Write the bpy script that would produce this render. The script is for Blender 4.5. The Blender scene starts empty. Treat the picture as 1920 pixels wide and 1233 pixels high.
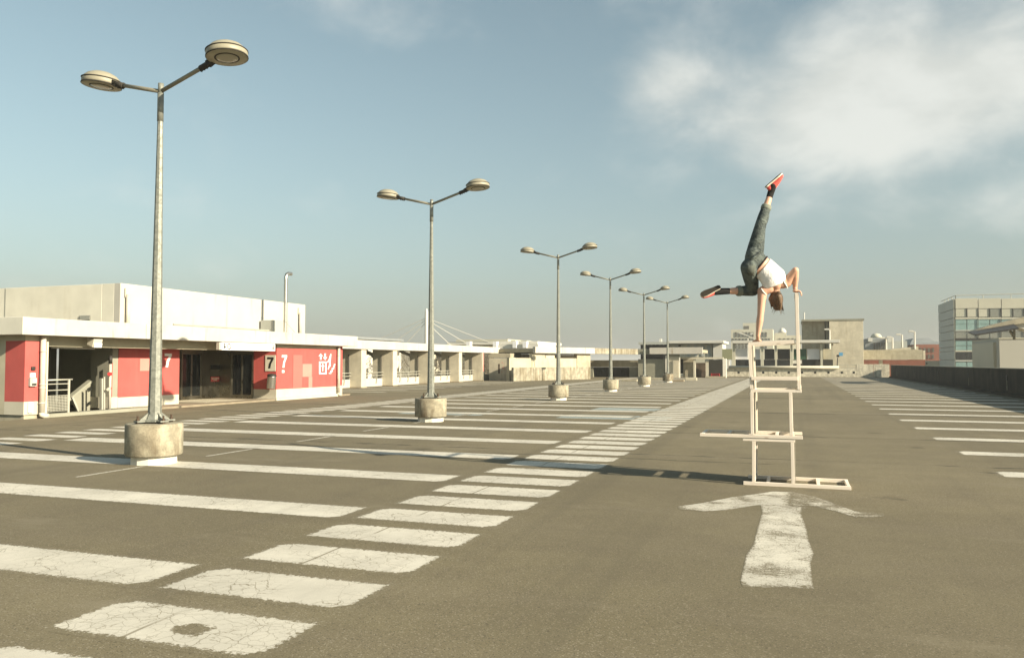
import bpy, bmesh, math, random
from mathutils import Vector, Matrix
random.seed(7)
S = bpy.context.scene
COL = S.collection
R = math.radians

# ------------------------------------------------------------------ camera
F, CX, CY, H = 1493.0, 960.0, 616.5, 1.6          # 28 mm lens in photo pixels, eye height in metres
PITCH = math.atan((679 - CY) / F)
YAW = math.atan((1487 - CX) * math.cos(PITCH) / F)
cam_d = bpy.data.cameras.new('camera'); cam = bpy.data.objects.new('camera', cam_d); COL.objects.link(cam)
cam_d.sensor_width = 36.0; cam_d.lens = 36.0 * F / 1920.0
cam_d.clip_start = 0.05; cam_d.clip_end = 6000
cam.location = (0, 0, H); cam.rotation_euler = (math.pi / 2 + PITCH, 0, YAW)
S.camera = cam

# ------------------------------------------------------------------ light, sky, exposure
SUN_EL = R(23.0); SUN_AZ = Vector((1, -0.265)).normalized()
sun_dir = Vector((SUN_AZ.x * math.cos(SUN_EL), SUN_AZ.y * math.cos(SUN_EL), math.sin(SUN_EL)))
sd = bpy.data.lights.new('sun', 'SUN'); sd.energy = 5.0; sd.angle = R(0.55); sd.color = (1.0, 0.885, 0.69)
sun = bpy.data.objects.new('sun', sd); COL.objects.link(sun)
sun.rotation_euler = sun_dir.to_track_quat('Z', 'Y').to_euler(); sun.location = (30, -10, 30)

S.view_settings.view_transform = 'Standard'; S.view_settings.look = 'None'
S.view_settings.exposure = 1.15; S.view_settings.gamma = 1.0; S.view_settings.use_curve_mapping = False

W = bpy.data.worlds.new('World'); S.world = W; W.use_nodes = True
nt = W.node_tree; nt.nodes.clear()
def wn(t, **k):
    n = nt.nodes.new(t)
    for a, b in k.items(): setattr(n, a, b)
    return n
wl = nt.links.new
out = wn('ShaderNodeOutputWorld'); bg = wn('ShaderNodeBackground'); bg.inputs['Strength'].default_value = 0.060
sky = wn('ShaderNodeTexSky', sky_type='NISHITA', sun_disc=False)
sky.sun_elevation = SUN_EL; sky.sun_rotation = math.atan2(SUN_AZ.x, SUN_AZ.y)
sky.air_density = 1.0; sky.dust_density = 1.2; sky.ozone_density = 1.0; sky.altitude = 40
hsv = wn('ShaderNodeHueSaturation'); hsv.inputs['Saturation'].default_value = 0.72; hsv.inputs['Value'].default_value = 1.0
hsv.inputs['Hue'].default_value = 0.487
wl(sky.outputs[0], hsv.inputs['Color'])
tint = wn('ShaderNodeMixRGB', blend_type='MULTIPLY'); tint.inputs[0].default_value = 1.0; tint.inputs[2].default_value = (1.08, 1.17, 1.07, 1)
wl(hsv.outputs[0], tint.inputs[1])
tc = wn('ShaderNodeTexCoord')
def wmath(op, a, b=None, clamp=False):
    n = wn('ShaderNodeMath', operation=op, use_clamp=clamp)
    for i, x in enumerate((a, b)):
        if x is None: continue
        if isinstance(x, (int, float)): n.inputs[i].default_value = x
        else: wl(x, n.inputs[i])
    return n.outputs[0]
def wnoise(scale, detail, rough, sx=1, sz=1, loc=(0, 0, 0), dist=0.0):
    m = wn('ShaderNodeMapping'); m.inputs['Scale'].default_value = (sx, sx, sz); m.inputs['Location'].default_value = loc
    wl(tc.outputs['Generated'], m.inputs[0])
    n = wn('ShaderNodeTexNoise'); n.inputs['Scale'].default_value = scale; n.inputs['Detail'].default_value = detail
    n.inputs['Roughness'].default_value = rough; n.inputs['Distortion'].default_value = dist
    wl(m.outputs[0], n.inputs['Vector']); return n.outputs[0]
def wramp(x, a, b):
    n = wn('ShaderNodeMapRange', interpolation_type='SMOOTHSTEP'); n.inputs[1].default_value = a; n.inputs[2].default_value = b
    wl(x, n.inputs[0]); return n.outputs[0]

# ------------------------------------------------------------------ photo pixel -> world helpers
def ray(u, v):
    x = (u - CX) / F; y = -(v - CY) / F
    fy = math.cos(PITCH) - math.sin(PITCH) * y; up = math.sin(PITCH) + math.cos(PITCH) * y
    return Vector((math.cos(YAW) * x - math.sin(YAW) * fy, math.sin(YAW) * x + math.cos(YAW) * fy, up))
O = Vector((0, 0, H))
def G(u, v, z=0.0):
    r = ray(u, v); return O + r * ((z - H) / r.z)
def PX(u, v, X):
    r = ray(u, v); return O + r * (X / r.x)
def PY(u, v, Y):
    r = ray(u, v); return O + r * (Y / r.y)
def PD(u, v, d):                                   # at forward distance d
    x = (u - CX) / F; y = -(v - CY) / F
    fy = math.cos(PITCH) - math.sin(PITCH) * y
    return O + ray(u, v) * (d / fy)
def PV(u, v, p0, n):                               # on the vertical plane through p0 with normal n
    r = ray(u, v); return O + r * ((Vector(p0) - O).dot(n) / r.dot(n))

# clouds: the same broken cloud field all round the sky, one bank standing up to the right of the view
base = wnoise(2.1, 4, 0.5, 1, 1.9, (3.1, 1.2, 0.4), 0.2)
fine = wnoise(7.5, 6, 0.56, 1, 1.6, (0.3, 4.2, 1.4), 0.2)
def blob(u, v, ra, rb):                            # soft patch round a direction of the sky
    d = ray(u, v).normalized()
    az = math.atan2(d.x, d.y); el = math.asin(d.z)
    sep = wn('ShaderNodeSeparateXYZ'); wl(tc.outputs['Generated'], sep.inputs[0])
    a = wmath('ARCTAN2', sep.outputs[0], sep.outputs[1]); e = wmath('ARCSINE', sep.outputs[2])
    da = wmath('DIVIDE', wmath('SUBTRACT', a, az), R(ra)); de = wmath('DIVIDE', wmath('SUBTRACT', e, el), R(rb))
    r2 = wmath('ADD', wmath('MULTIPLY', da, da), wmath('MULTIPLY', de, de))
    return wmath('POWER', 2.718, wmath('MULTIPLY', r2, -1.0))
bl = wmath('ADD', blob(1690, 185, 13, 4.0), wmath('MULTIPLY', blob(1860, 40, 12, 4), 0.5))
bl = wmath('ADD', bl, wmath('MULTIPLY', blob(1235, 150, 4, 2.6), 0.5))
bl = wmath('ADD', bl, wmath('MULTIPLY', blob(1760, 400, 9, 1.8), 0.22))
bl = wmath('ADD', bl, wmath('MULTIPLY', blob(840, -20, 12, 2.6), 0.14))
dens = wmath('ADD', wmath('MULTIPLY', bl, 0.36), wmath('ADD', wmath('MULTIPLY', base, 0.58), wmath('MULTIPLY', fine, 0.42)))
cmask = wramp(dens, 0.53, 0.88)
shade = wn('ShaderNodeMixRGB'); wl(wramp(fine, 0.35, 0.65), shade.inputs[0])
shade.inputs[1].default_value = (5.9, 5.95, 5.5, 1); shade.inputs[2].default_value = (7.0, 7.0, 6.5, 1)
# thick bright air towards the horizon, the same all round
sepz = wn('ShaderNodeSeparateXYZ'); wl(tc.outputs['Generated'], sepz.inputs[0])
hz_ = wmath('POWER', 2.718, wmath('MULTIPLY', wmath('MAXIMUM', sepz.outputs[2], 0.0), -6.2))
hmix = wn('ShaderNodeMixRGB'); wl(wmath('MULTIPLY', hz_, 0.92), hmix.inputs[0]); wl(tint.outputs[0], hmix.inputs[1]); hmix.inputs[2].default_value = (2.68, 2.72, 2.45, 1)
mixc = wn('ShaderNodeMixRGB'); wl(wmath('MULTIPLY', cmask, 0.78), mixc.inputs[0])
wl(hmix.outputs[0], mixc.inputs[1]); wl(shade.outputs[0], mixc.inputs[2])
wl(mixc.outputs[0], bg.inputs['Color']); wl(bg.outputs[0], out.inputs['Surface'])

# ------------------------------------------------------------------ materials
MATS = {}
class NT:
    def __init__(s, name):
        s.m = bpy.data.materials.new(name); s.m.use_nodes = True; s.t = s.m.node_tree; s.t.nodes.clear()
        s.o = s.n('ShaderNodeOutputMaterial'); s.b = s.n('ShaderNodeBsdfPrincipled'); s.l(s.b.outputs[0], s.o.inputs[0])
        s.geo = s.n('ShaderNodeNewGeometry'); MATS[name] = s.m
    def n(s, t, **k):
        x = s.t.nodes.new(t)
        for a, b in k.items(): setattr(x, a, b)
        return x
    def l(s, a, b): s.t.links.new(a, b)
    def put(s, x, sock):
        if isinstance(x, (int, float)): sock.default_value = x
        elif isinstance(x, tuple): sock.default_value = (*x, 1) if len(x) == 3 and len(sock.default_value) == 4 else x
        else: s.l(x, sock)
    def math(s, op, a, b=0.0, c=0.0, clamp=False):
        x = s.n('ShaderNodeMath', operation=op, use_clamp=clamp)
        s.put(a, x.inputs[0]); s.put(b, x.inputs[1])
        if op in ('MULTIPLY_ADD', 'SMOOTH_MIN', 'COMPARE'): s.put(c, x.inputs[2])
        return x.outputs[0]
    def map(s, scale=(1, 1, 1), loc=(0, 0, 0), src=None, rot=(0, 0, 0)):
        x = s.n('ShaderNodeMapping'); x.inputs['Scale'].default_value = scale; x.inputs['Location'].default_value = loc
        x.inputs['Rotation'].default_value = rot
        s.l(src or s.geo.outputs['Position'], x.inputs[0]); return x.outputs[0]
    def noise(s, scale, detail=4, rough=.55, vec=None, dist=0.0, col=False):
        x = s.n('ShaderNodeTexNoise'); x.inputs['Scale'].default_value = scale; x.inputs['Detail'].default_value = detail
        x.inputs['Roughness'].default_value = rough; x.inputs['Distortion'].default_value = dist
        s.l(vec or s.geo.outputs['Position'], x.inputs['Vector']); return x.outputs[1 if col else 0]
    def vor(s, scale, feature='F1', vec=None, out='Distance', rnd=1.0):
        x = s.n('ShaderNodeTexVoronoi', feature=feature); x.inputs['Scale'].default_value = scale
        x.inputs['Randomness'].default_value = rnd
        s.l(vec or s.geo.outputs['Position'], x.inputs['Vector']); return x.outputs[out]
    def ramp(s, x, a, b, lo=0.0, hi=1.0, smooth=True):
        y = s.n('ShaderNodeMapRange', interpolation_type='SMOOTHSTEP' if smooth else 'LINEAR')
        s.put(x, y.inputs[0]); s.put(a, y.inputs[1]); s.put(b, y.inputs[2]); y.inputs[3].default_value = lo; y.inputs[4].default_value = hi
        return y.outputs[0]
    def mix(s, f, a, b, mode='MIX'):
        x = s.n('ShaderNodeMixRGB', blend_type=mode); s.put(f, x.inputs[0]); s.put(a, x.inputs[1]); s.put(b, x.inputs[2]); return x.outputs[0]
    def bump(s, h, strength=.3, dist=.01):
        x = s.n('ShaderNodeBump'); x.inputs['Strength'].default_value = strength; x.inputs['Distance'].default_value = dist
        s.l(h, x.inputs['Height']); s.l(x.outputs[0], s.b.inputs['Normal'])
    def fin(s, col, rough=.8, metal=0.0, spec=.35):
        s.put(col, s.b.inputs['Base Color']); s.put(rough, s.b.inputs['Roughness']); s.put(metal, s.b.inputs['Metallic'])
        s.b.inputs['Specular IOR Level'].default_value = spec; return s.m

def sc(c, k): return tuple(min(1, x * k) for x in c)
def pmat(name, col, rough=.8, metal=0.0, var=.12, scale=2.0, streak=0.0, stain=(.12, .09, .05), bump=.15, fs=60, spec=.35, sx=2.6, lo=.52, hi=.74, sz=.22):
    """plain surface: mottled colour, optional vertical run-off stains, fine relief"""
    t = NT(name)
    a = t.noise(scale, 5, .6); c = t.mix(t.ramp(a, .3, .7), sc(col, 1 - var), sc(col, 1 + var * .6))
    f = t.noise(fs, 3, .6); c = t.mix(t.ramp(f, .35, .75, 0, .35), c, sc(col, 1 - var * 1.6))
    if streak > 0:
        st = t.noise(1.0, 5, .65, t.map((sx, sx, sz))); big = t.noise(.55, 3, .5)
        k = t.math('MULTIPLY', t.ramp(st, lo, hi), t.ramp(big, .3, .6))
        c = t.mix(t.math('MULTIPLY', k, streak), c, stain)
    if bump > 0: t.bump(t.math('ADD', f, t.math('MULTIPLY', a, .5)), bump, .006)
    return t.fin(c, rough, metal, spec)

def asphalt_nodes(t):
    """weathered deck surfacing: returns colour, height"""
    P = t.geo.outputs['Position']
    big = t.noise(.22, 4, .6); mid = t.noise(1.3, 5, .6); band = t.noise(1.0, 4, .6, t.map((.12, .9, 1)))
    c = t.mix(t.ramp(big, .3, .7), (.158, .136, .083), (.205, .177, .111))
    c = t.mix(t.ramp(mid, .35, .72, 0, .5), c, (.130, .110, .073))
    c = t.mix(t.ramp(band, .45, .7, 0, .35), c, (.205, .176, .122))
    g1 = t.noise(85, 2, .7); g2 = t.vor(120, 'F1', out='Color')
    sep = t.n('ShaderNodeSeparateColor'); t.l(g2, sep.inputs[0])
    c = t.mix(t.ramp(g1, .42, .68, 0, .55), c, (.085, .072, .048))
    c = t.mix(t.ramp(sep.outputs[0], .86, .97, 0, .62), c, (.31, .275, .205))
    c = t.mix(t.ramp(sep.outputs[1], .9, .98, 0, .65), c, (.055, .047, .034))
    # oil drips and tyre scuffs
    sp = t.noise(.9, 2, .4, t.map((1, 1, 1), (7, 3, 0))); c = t.mix(t.ramp(sp, .71, .76, 0, .55), c, (.085, .075, .055))
    rub = t.noise(1.0, 4, .6, t.map((1.6, .07, 1), (2, 0, 0))); c = t.mix(t.ramp(rub, .55, .75, 0, .28), c, (.10, .088, .062))
    pat = t.noise(.075, 3, .5, t.map((1, 1, 1), (11, 4, 0))); c = t.mix(t.ramp(pat, .48, .54, 0, .30), c, (.115, .100, .068))
    trk = t.noise(1.0, 3, .55, t.map((1.1, .03, 1), (5, 1, 0))); c = t.mix(t.ramp(trk, .52, .66, 0, .38), c, (.112, .098, .066))
    pale = t.noise(.5, 5, .7, t.map((.6, 1.6, 1), (3, 9, 0))); c = t.mix(t.ramp(pale, .56, .72, 0, .5), c, (.225, .198, .140))
    dr = t.vor(.55, 'F1', t.map((1, 1, 0), (.3, .2, 0))); dn = t.math('ADD', dr, t.math('MULTIPLY', t.math('SUBTRACT', t.noise(3.5, 4, .65), .5), .3))
    c = t.mix(t.ramp(dn, .05, .12, .5, 0), c, (.062, .054, .038))
    # joints of the surfacing, opened into ragged cracks
    xyz = t.n('ShaderNodeSeparateXYZ'); t.l(P, xyz.inputs[0])
    wob = t.math('MULTIPLY', t.math('SUBTRACT', t.noise(.8, 6, .65), .5), .34)
    wob2 = t.math('MULTIPLY', t.math('SUBTRACT', t.noise(5, 4, .65), .5), .12)
    y = t.math('ADD', xyz.outputs[1], t.math('ADD', wob, wob2))
    part = t.ramp(t.noise(1.0, 3, .6, t.map((.8, 1.5, 1), (1, 5, 0))), .44, .54)
    crk = None
    for yc, w, always in ((13.95, .085, .15), (13.25, .06, 0), (18.4, .10, .35), (26.6, .20, .4), (37.5, .32, .4), (49.0, .5, .4)):
        d = t.math('ABSOLUTE', t.math('SUBTRACT', y, yc)); k = t.ramp(d, w * .35, w, 1, 0)
        k = t.math('MULTIPLY', k, t.math('MAXIMUM', part, always))
        crk = k if crk is None else t.math('MAXIMUM', crk, k)
    c = t.mix(t.math('MULTIPLY', crk, .8), c, (.055, .047, .034))
    h = t.math('ADD', t.math('MULTIPLY', g1, .7), t.math('MULTIPLY', sep.outputs[0], .5))
    return c, h, xyz
t = NT('deck_surfacing'); c, h, _ = asphalt_nodes(t); t.bump(h, .45, .004); t.fin(c, .93, 0, .2)

def paint_mat(name, wear, col=(.575, .545, .465), brush=False):
    """road paint worn into the surfacing under it; 'edge' = metres from the rim of the marking"""
    t = NT(name); ac, ah, xyz = asphalt_nodes(t)
    at = t.n('ShaderNodeAttribute', attribute_name='edge'); d = at.outputs['Fac']
    n1 = t.noise(28, 5, .7); n2 = t.noise(3.0, 5, .65)
    if brush: n1 = t.math('MULTIPLY', t.math('ADD', n1, t.noise(1.0, 5, .75, t.map((5, 60, 1)))), .5)
    m = t.math('ADD', d, t.math('MULTIPLY', t.math('SUBTRACT', n1, .56 if not brush else .44), .15 + .16 * wear))
    m = t.ramp(m, .0, .022)
    # flaked grain and patches
    fl = t.noise(110 if not brush else 46, 3, .75) if not brush else t.math('MULTIPLY', t.math('ADD', t.noise(60, 3, .75), t.noise(1.0, 5, .7, t.map((7, 75, 1)))), .5); m = t.math('MULTIPLY', m, t.ramp(t.math('ADD', fl, t.math('MULTIPLY', n2, .55)), .42 + .285 * wear, .56 + .27 * wear))
    # craquelure
    wv = t.n('ShaderNodeVectorMath', operation='ADD'); t.l(t.geo.outputs['Position'], wv.inputs[0])
    sv = t.n('ShaderNodeVectorMath', operation='SCALE'); sv.inputs['Scale'].default_value = .06; t.l(t.noise(9, 3, .6, col=True), sv.inputs[0]); t.l(sv.outputs[0], wv.inputs[1])
    e = t.vor(11, 'DISTANCE_TO_EDGE', wv.outputs[0]); e2 = t.vor(4.3, 'DISTANCE_TO_EDGE', wv.outputs[0])
    k = t.math('MAXIMUM', t.ramp(e, .008, .03, .55, 0), t.ramp(e2, .004, .014, .8, 0))
    k = t.math('MULTIPLY', k, t.ramp(t.noise(1.7, 3, .6), .36, .56))
    m = t.math('MULTIPLY', m, t.math('SUBTRACT', 1.0, k))
    # a bare patch on one bar, a long joint through the crossing
    g = G(362, 1180)
    px = t.math('SUBTRACT', xyz.outputs[0], g.x); py = t.math('SUBTRACT', xyz.outputs[1], g.y)
    r = t.math('SQRT', t.math('ADD', t.math('MULTIPLY', px, px), t.math('MULTIPLY', py, py)))
    r = t.math('ADD', r, t.math('MULTIPLY', t.math('SUBTRACT', t.noise(7, 5, .75), .5), .42))
    m = t.math('MULTIPLY', m, t.ramp(r, .085, .12))
    j = t.math('ABSOLUTE', t.math('ADD', xyz.outputs[0], t.math('ADD', 3.72, t.math('MULTIPLY', t.math('SUBTRACT', t.noise(1.5, 3, .5), .5), .05))))
    jm = t.math('MULTIPLY', t.ramp(j, .006, .018, .75, 0), t.ramp(t.noise(.9, 2, .5), .42, .5))
    m = t.math('MULTIPLY', m, t.math('SUBTRACT', 1.0, jm))
    tone = t.mix(t.ramp(t.noise(.9, 5, .65), .3, .72), sc(col, .80), sc(col, 1.06))
    tone = t.mix(t.ramp(t.noise(1.0, 4, .6, t.map((6, .8, 1))), .5, .75, 0, .4), tone, sc(col, .62))
    tone = t.mix(t.ramp(fl, .3, .6, .3, 0), tone, sc(col, .6))
    t.bump(t.math('ADD', t.math('MULTIPLY', ah, .6), t.math('MULTIPLY', m, .25)), .35, .004)
    return t.fin(t.mix(m, ac, tone), .85, 0, .25)
paint_mat('road_paint_faint', 1.12, brush=True); paint_mat('road_paint_blue', .62, (.30, .345, .335)); paint_mat('road_paint', .25); paint_mat('road_paint_worn', .85, brush=True)

pmat('white_wall', (.42, .405, .36), .85, var=.06, scale=.8, streak=.6, stain=(.24, .20, .14), bump=.08, sx=2.2, lo=.56, hi=.78)
pmat('fascia_paint', (.45, .425, .37), .85, var=.10, scale=.9, streak=.8, stain=(.24, .18, .105), bump=.1, sx=3.0, sz=.5, lo=.55, hi=.74)
pmat('render_beige', (.42, .385, .28), .9, var=.12, scale=1.2, streak=.45, stain=(.26, .22, .14), bump=.15, sx=1.2)
pmat('cream_base', (.49, .46, .365), .85, var=.08, scale=1.5, streak=.3, stain=(.34, .27, .17), bump=.1)
pmat('upper_beige', (.62, .60, .51), .9, var=.08, scale=1.2, streak=.45, stain=(.36, .31, .21), bump=.12, sx=1.4, lo=.55, hi=.8)
pmat('concrete', (.36, .325, .235), .92, var=.18, scale=1.8, streak=.6, stain=(.15, .12, .075), bump=.3)
pmat('concrete_pale', (.50, .455, .345), .92, var=.14, scale=1.8, streak=.5, stain=(.22, .17, .10), bump=.25)
pmat('concrete_stained', (.33, .302, .228), .95, var=.35, scale=2.6, streak=.95, stain=(.13, .105, .06), bump=.35, sx=2.2, lo=.42, hi=.62)
pmat('blotched_white', (.60, .555, .43), .95, var=.3, scale=3.5, streak=.8, stain=(.16, .13, .08), bump=.3, sx=2.0, lo=.5, hi=.68)
pmat('concrete_grey', (.235, .23, .175), .9, var=.14, scale=1.3, streak=.4, stain=(.14, .13, .09), bump=.2)
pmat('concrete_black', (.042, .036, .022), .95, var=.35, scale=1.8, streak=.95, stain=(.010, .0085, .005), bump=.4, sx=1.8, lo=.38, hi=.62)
pmat('lamp_footing', (.325, .295, .215), .95, var=.34, scale=7, streak=.85, stain=(.12, .085, .048), bump=.8, fs=38, sx=3.4, sz=.7, lo=.47, hi=.66)
pmat('foot_white', (.66, .63, .54), .85, var=.1, scale=4, streak=.3, bump=.2)
pmat('red_paint', (.43, .086, .075), .7, var=.10, scale=1.6, streak=.25, stain=(.50, .19, .155), bump=.08)
pmat('red_patch', (.53, .22, .18), .7, var=.06, scale=2, bump=.05)
pmat('red_door', (.485, .128, .108), .65, var=.06, scale=2, bump=.03)
pmat('white_sign', (.72, .71, .68), .5, var=.03, scale=2, bump=0)
pmat('cream_sign', (.60, .56, .45), .6, var=.06, scale=6, bump=0)
pmat('black_print', (.018, .018, .016), .6, var=.1, bump=0)
pmat('grey_print', (.46, .46, .47), .6, var=.05, bump=0)
pmat('black_metal', (.03, .028, .024), .55, var=.2, bump=.05)
pmat('rust_bolt', (.07, .045, .028), .8, var=.3, scale=30, bump=.2)
pmat('pipe_grey', (.47, .44, .36), .6, var=.1, scale=3, streak=.4, stain=(.3, .25, .17), bump=.04)
pmat('rail_paint', (.42, .41, .34), .5, .2, var=.1, bump=.03)
pmat('lamp_shell', (.27, .25, .185), .5, var=.08, scale=4, bump=.03)
pmat('lamp_under', (.34, .31, .225), .55, var=.1, scale=6, bump=.03)
pmat('lamp_gasket', (.04, .036, .028), .8, var=.2, bump=0)
pmat('lamp_arm', (.24, .225, .17), .5, .35, var=.12, scale=4, bump=.05)
pmat('tan_stone', (.30, .245, .165), .9, var=.15, scale=4, bump=.2)
pmat('dark_interior', (.035, .034, .026), .9, var=.15, scale=1, bump=.1)  # near-black fill; in the openings its colour carries the shade
pmat('stair_wall', (.26, .26, .205), .9, var=.12, scale=1, bump=.1)
pmat('stair_grey', (.26, .255, .20), .85, var=.1, scale=1.4, bump=.1)
pmat('brick_far', (.23, .085, .052), .9, var=.2, scale=.6, bump=0)
pmat('grey_roof', (.20, .215, .215), .7, var=.15, scale=.3, bump=0)
pmat('far_pale', (.46, .44, .345), .9, var=.08, scale=.2, bump=0)
pmat('far_window', (.09, .085, .065), .4, var=.3, scale=.8, bump=0)
pmat('far_white', (.53, .515, .455), .8, var=.04, scale=.5, bump=0)
pmat('clad_panel', (.44, .425, .34), .6, .0, var=.06, scale=.25, bump=0, spec=.3)
pmat('clad_grey', (.36, .37, .33), .6, var=.06, scale=.3, bump=0)
pmat('wall_grey_smooth', (.40, .39, .34), .8, var=.05, scale=.3, streak=.2, stain=(.3, .28, .22), bump=.03)
pmat('shutter_green', (.025, .075, .04), .6, var=.1, scale=1, bump=0)
pmat('panel_white', (.62, .62, .62), .6, var=.05, scale=1, bump=0)
pmat('olive_panel', (.24, .24, .14), .8, var=.08, scale=1, bump=0)
pmat('rust_brown', (.10, .072, .048), .9, var=.35, scale=2, streak=.5, bump=.2)
pmat('bright_red', (.42, .03, .03), .5, var=.1, bump=0)
pmat('blue_sign', (.10, .30, .48), .5, var=.05, bump=0)
pmat('bark', (.13, .105, .075), .95, var=.3, scale=6, bump=.3)
pmat('twig', (.17, .145, .10), .95, var=.3, scale=2, bump=0)
pmat('city_ground', (.20, .19, .14), .95, var=.25, scale=.02, bump=0)
pmat('tarmac_strip', (.24, .20, .14), .95, var=.15, scale=3, bump=.3)
pmat('skin', (.60, .345, .235), .5, var=.06, scale=6, bump=.02, spec=.4)
pmat('rubber_sole', (.60, .56, .46), .7, var=.06, scale=20, bump=.05)
pmat('sole_tread', (.026, .021, .014), .85, var=.2, scale=30, bump=.3)
pmat('sock_black', (.014, .013, .012), .95, var=.2, scale=60, bump=.2)
pmat('shoe_red', (.62, .105, .085), .7, var=.08, scale=40, bump=.1)
pmat('lace_white', (.75, .72, .65), .8, var=.04, bump=0)
pmat('trim_dark', (.03, .022, .018), .8, var=.1, bump=0)
pmat('denim_cuff', (.19, .205, .165), .95, var=.12, scale=60, bump=.3)

pmat('denim_pocket', (.125, .138, .115), .95, var=.25, scale=30, bump=.5)
t = NT('galvanised'); v = t.vor(26, 'F1', out='Color'); sep = t.n('ShaderNodeSeparateColor'); t.l(v, sep.inputs[0])
c = t.mix(sep.outputs[0], (.17, .176, .15), (.255, .26, .222)); c = t.mix(t.ramp(t.noise(3, 4, .6), .45, .7, 0, .4), c, (.15, .152, .13))
t.fin(c, t.ramp(sep.outputs[1], 0, 1, .45, .65), .35, .4)
t = NT('stainless'); n = t.noise(1.0, 4, .6, t.map((60, 60, .6))); c = t.mix(n, (.18, .168, .135), (.30, .28, .225))
t.fin(c, t.ramp(t.noise(2, 4, .6), .3, .7, .24, .42), 1.0)
t = NT('steel_bin'); c = t.mix(t.noise(14, 4, .6), (.40, .39, .35), (.56, .54, .48)); t.fin(c, .3, .9)
t = NT('dark_glass'); t.fin((.012, .013, .012), .06, 0, .6)
t = NT('teal_glass'); c = t.mix(t.ramp(t.noise(.35, 3, .5), .35, .65), (.17, .27, .255), (.25, .36, .34)); t.fin(c, .12, 0, .6)
t = NT('blind_glass'); c = t.mix(t.noise(.6, 2, .5), (.36, .36, .28), (.46, .45, .36)); t.fin(c, .25, 0, .5)
t = NT('pale_glass'); c = t.mix(t.noise(.8, 3, .5), (.14, .15, .13), (.26, .26, .22)); t.fin(c, .1, 0, .6)
t = NT('milk_glass'); t.fin((.30, .275, .20), .25, 0, .5)
t = NT('tube_white'); t.fin((.75, .75, .68), .3, 0, .5)

t = NT('wood_batten')     # planed softwood, slightly pink, grain along the batten (object space)
tcn = t.n('ShaderNodeTexCoord'); gr = t.n('ShaderNodeAttribute', attribute_name='grain')
g = t.noise(1.0, 6, .65, t.map((1.5, 46, 46), src=gr.outputs['Vector']), .6)
g2 = t.noise(1.0, 3, .5, t.map((.8, 9, 9), src=gr.outputs['Vector']))
c = t.mix(t.ramp(g, .3, .7), (.62, .545, .45), (.79, .72, .62)); c = t.mix(t.ramp(g2, .4, .7, 0, .5), c, (.74, .64, .53))
kn = t.vor(1.0, 'F1', t.map((3.2, 14, 14), src=gr.outputs['Vector'])); c = t.mix(t.ramp(kn, .05, .15, .75, 0), c, (.26, .15, .08))
t.bump(g, .12, .002); t.fin(c, .75, 0, .3)

pmat('board_ply', (.40, .365, .29), .8, var=.06, scale=5, bump=.05)

t = NT('denim')
w = t.noise(240, 2, .7); a = t.noise(7, 5, .65); b = t.noise(22, 4, .6, t.map((1, 1, 2.2)))
c = t.mix(t.ramp(a, .36, .66), (.058, .070, .070), (.155, .18, .162)); c = t.mix(t.ramp(b, .5, .75, 0, .6), c, (.20, .22, .185))
c = t.mix(t.ramp(w, .3, .7, .3, 0), c, (.03, .038, .038)); t.bump(t.math('ADD', t.math('MULTIPLY', b, 2.2), t.math('MULTIPLY', a, 2.6)), .8, .016); t.fin(c, .95, 0, .15)
t = NT('cotton'); a = t.noise(9, 4, .6, t.map((1, 1, .7), rot=(0, .7, 0))); a2 = t.noise(26, 3, .6)
c = t.mix(t.ramp(a2, .3, .7), (.72, .70, .66), (.80, .78, .74)); t.bump(t.math('ADD', t.math('MULTIPLY', a, 2.4), a2), .6, .012); t.fin(c, .9, 0, .2)
t = NT('hair'); g = t.noise(1.0, 5, .7, t.map((90, 90, 7))); c = t.mix(t.ramp(g, .3, .72), (.045, .026, .014), (.19, .12, .066)); t.bump(g, .8, .006); t.fin(c, .5, 0, .4)

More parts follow.
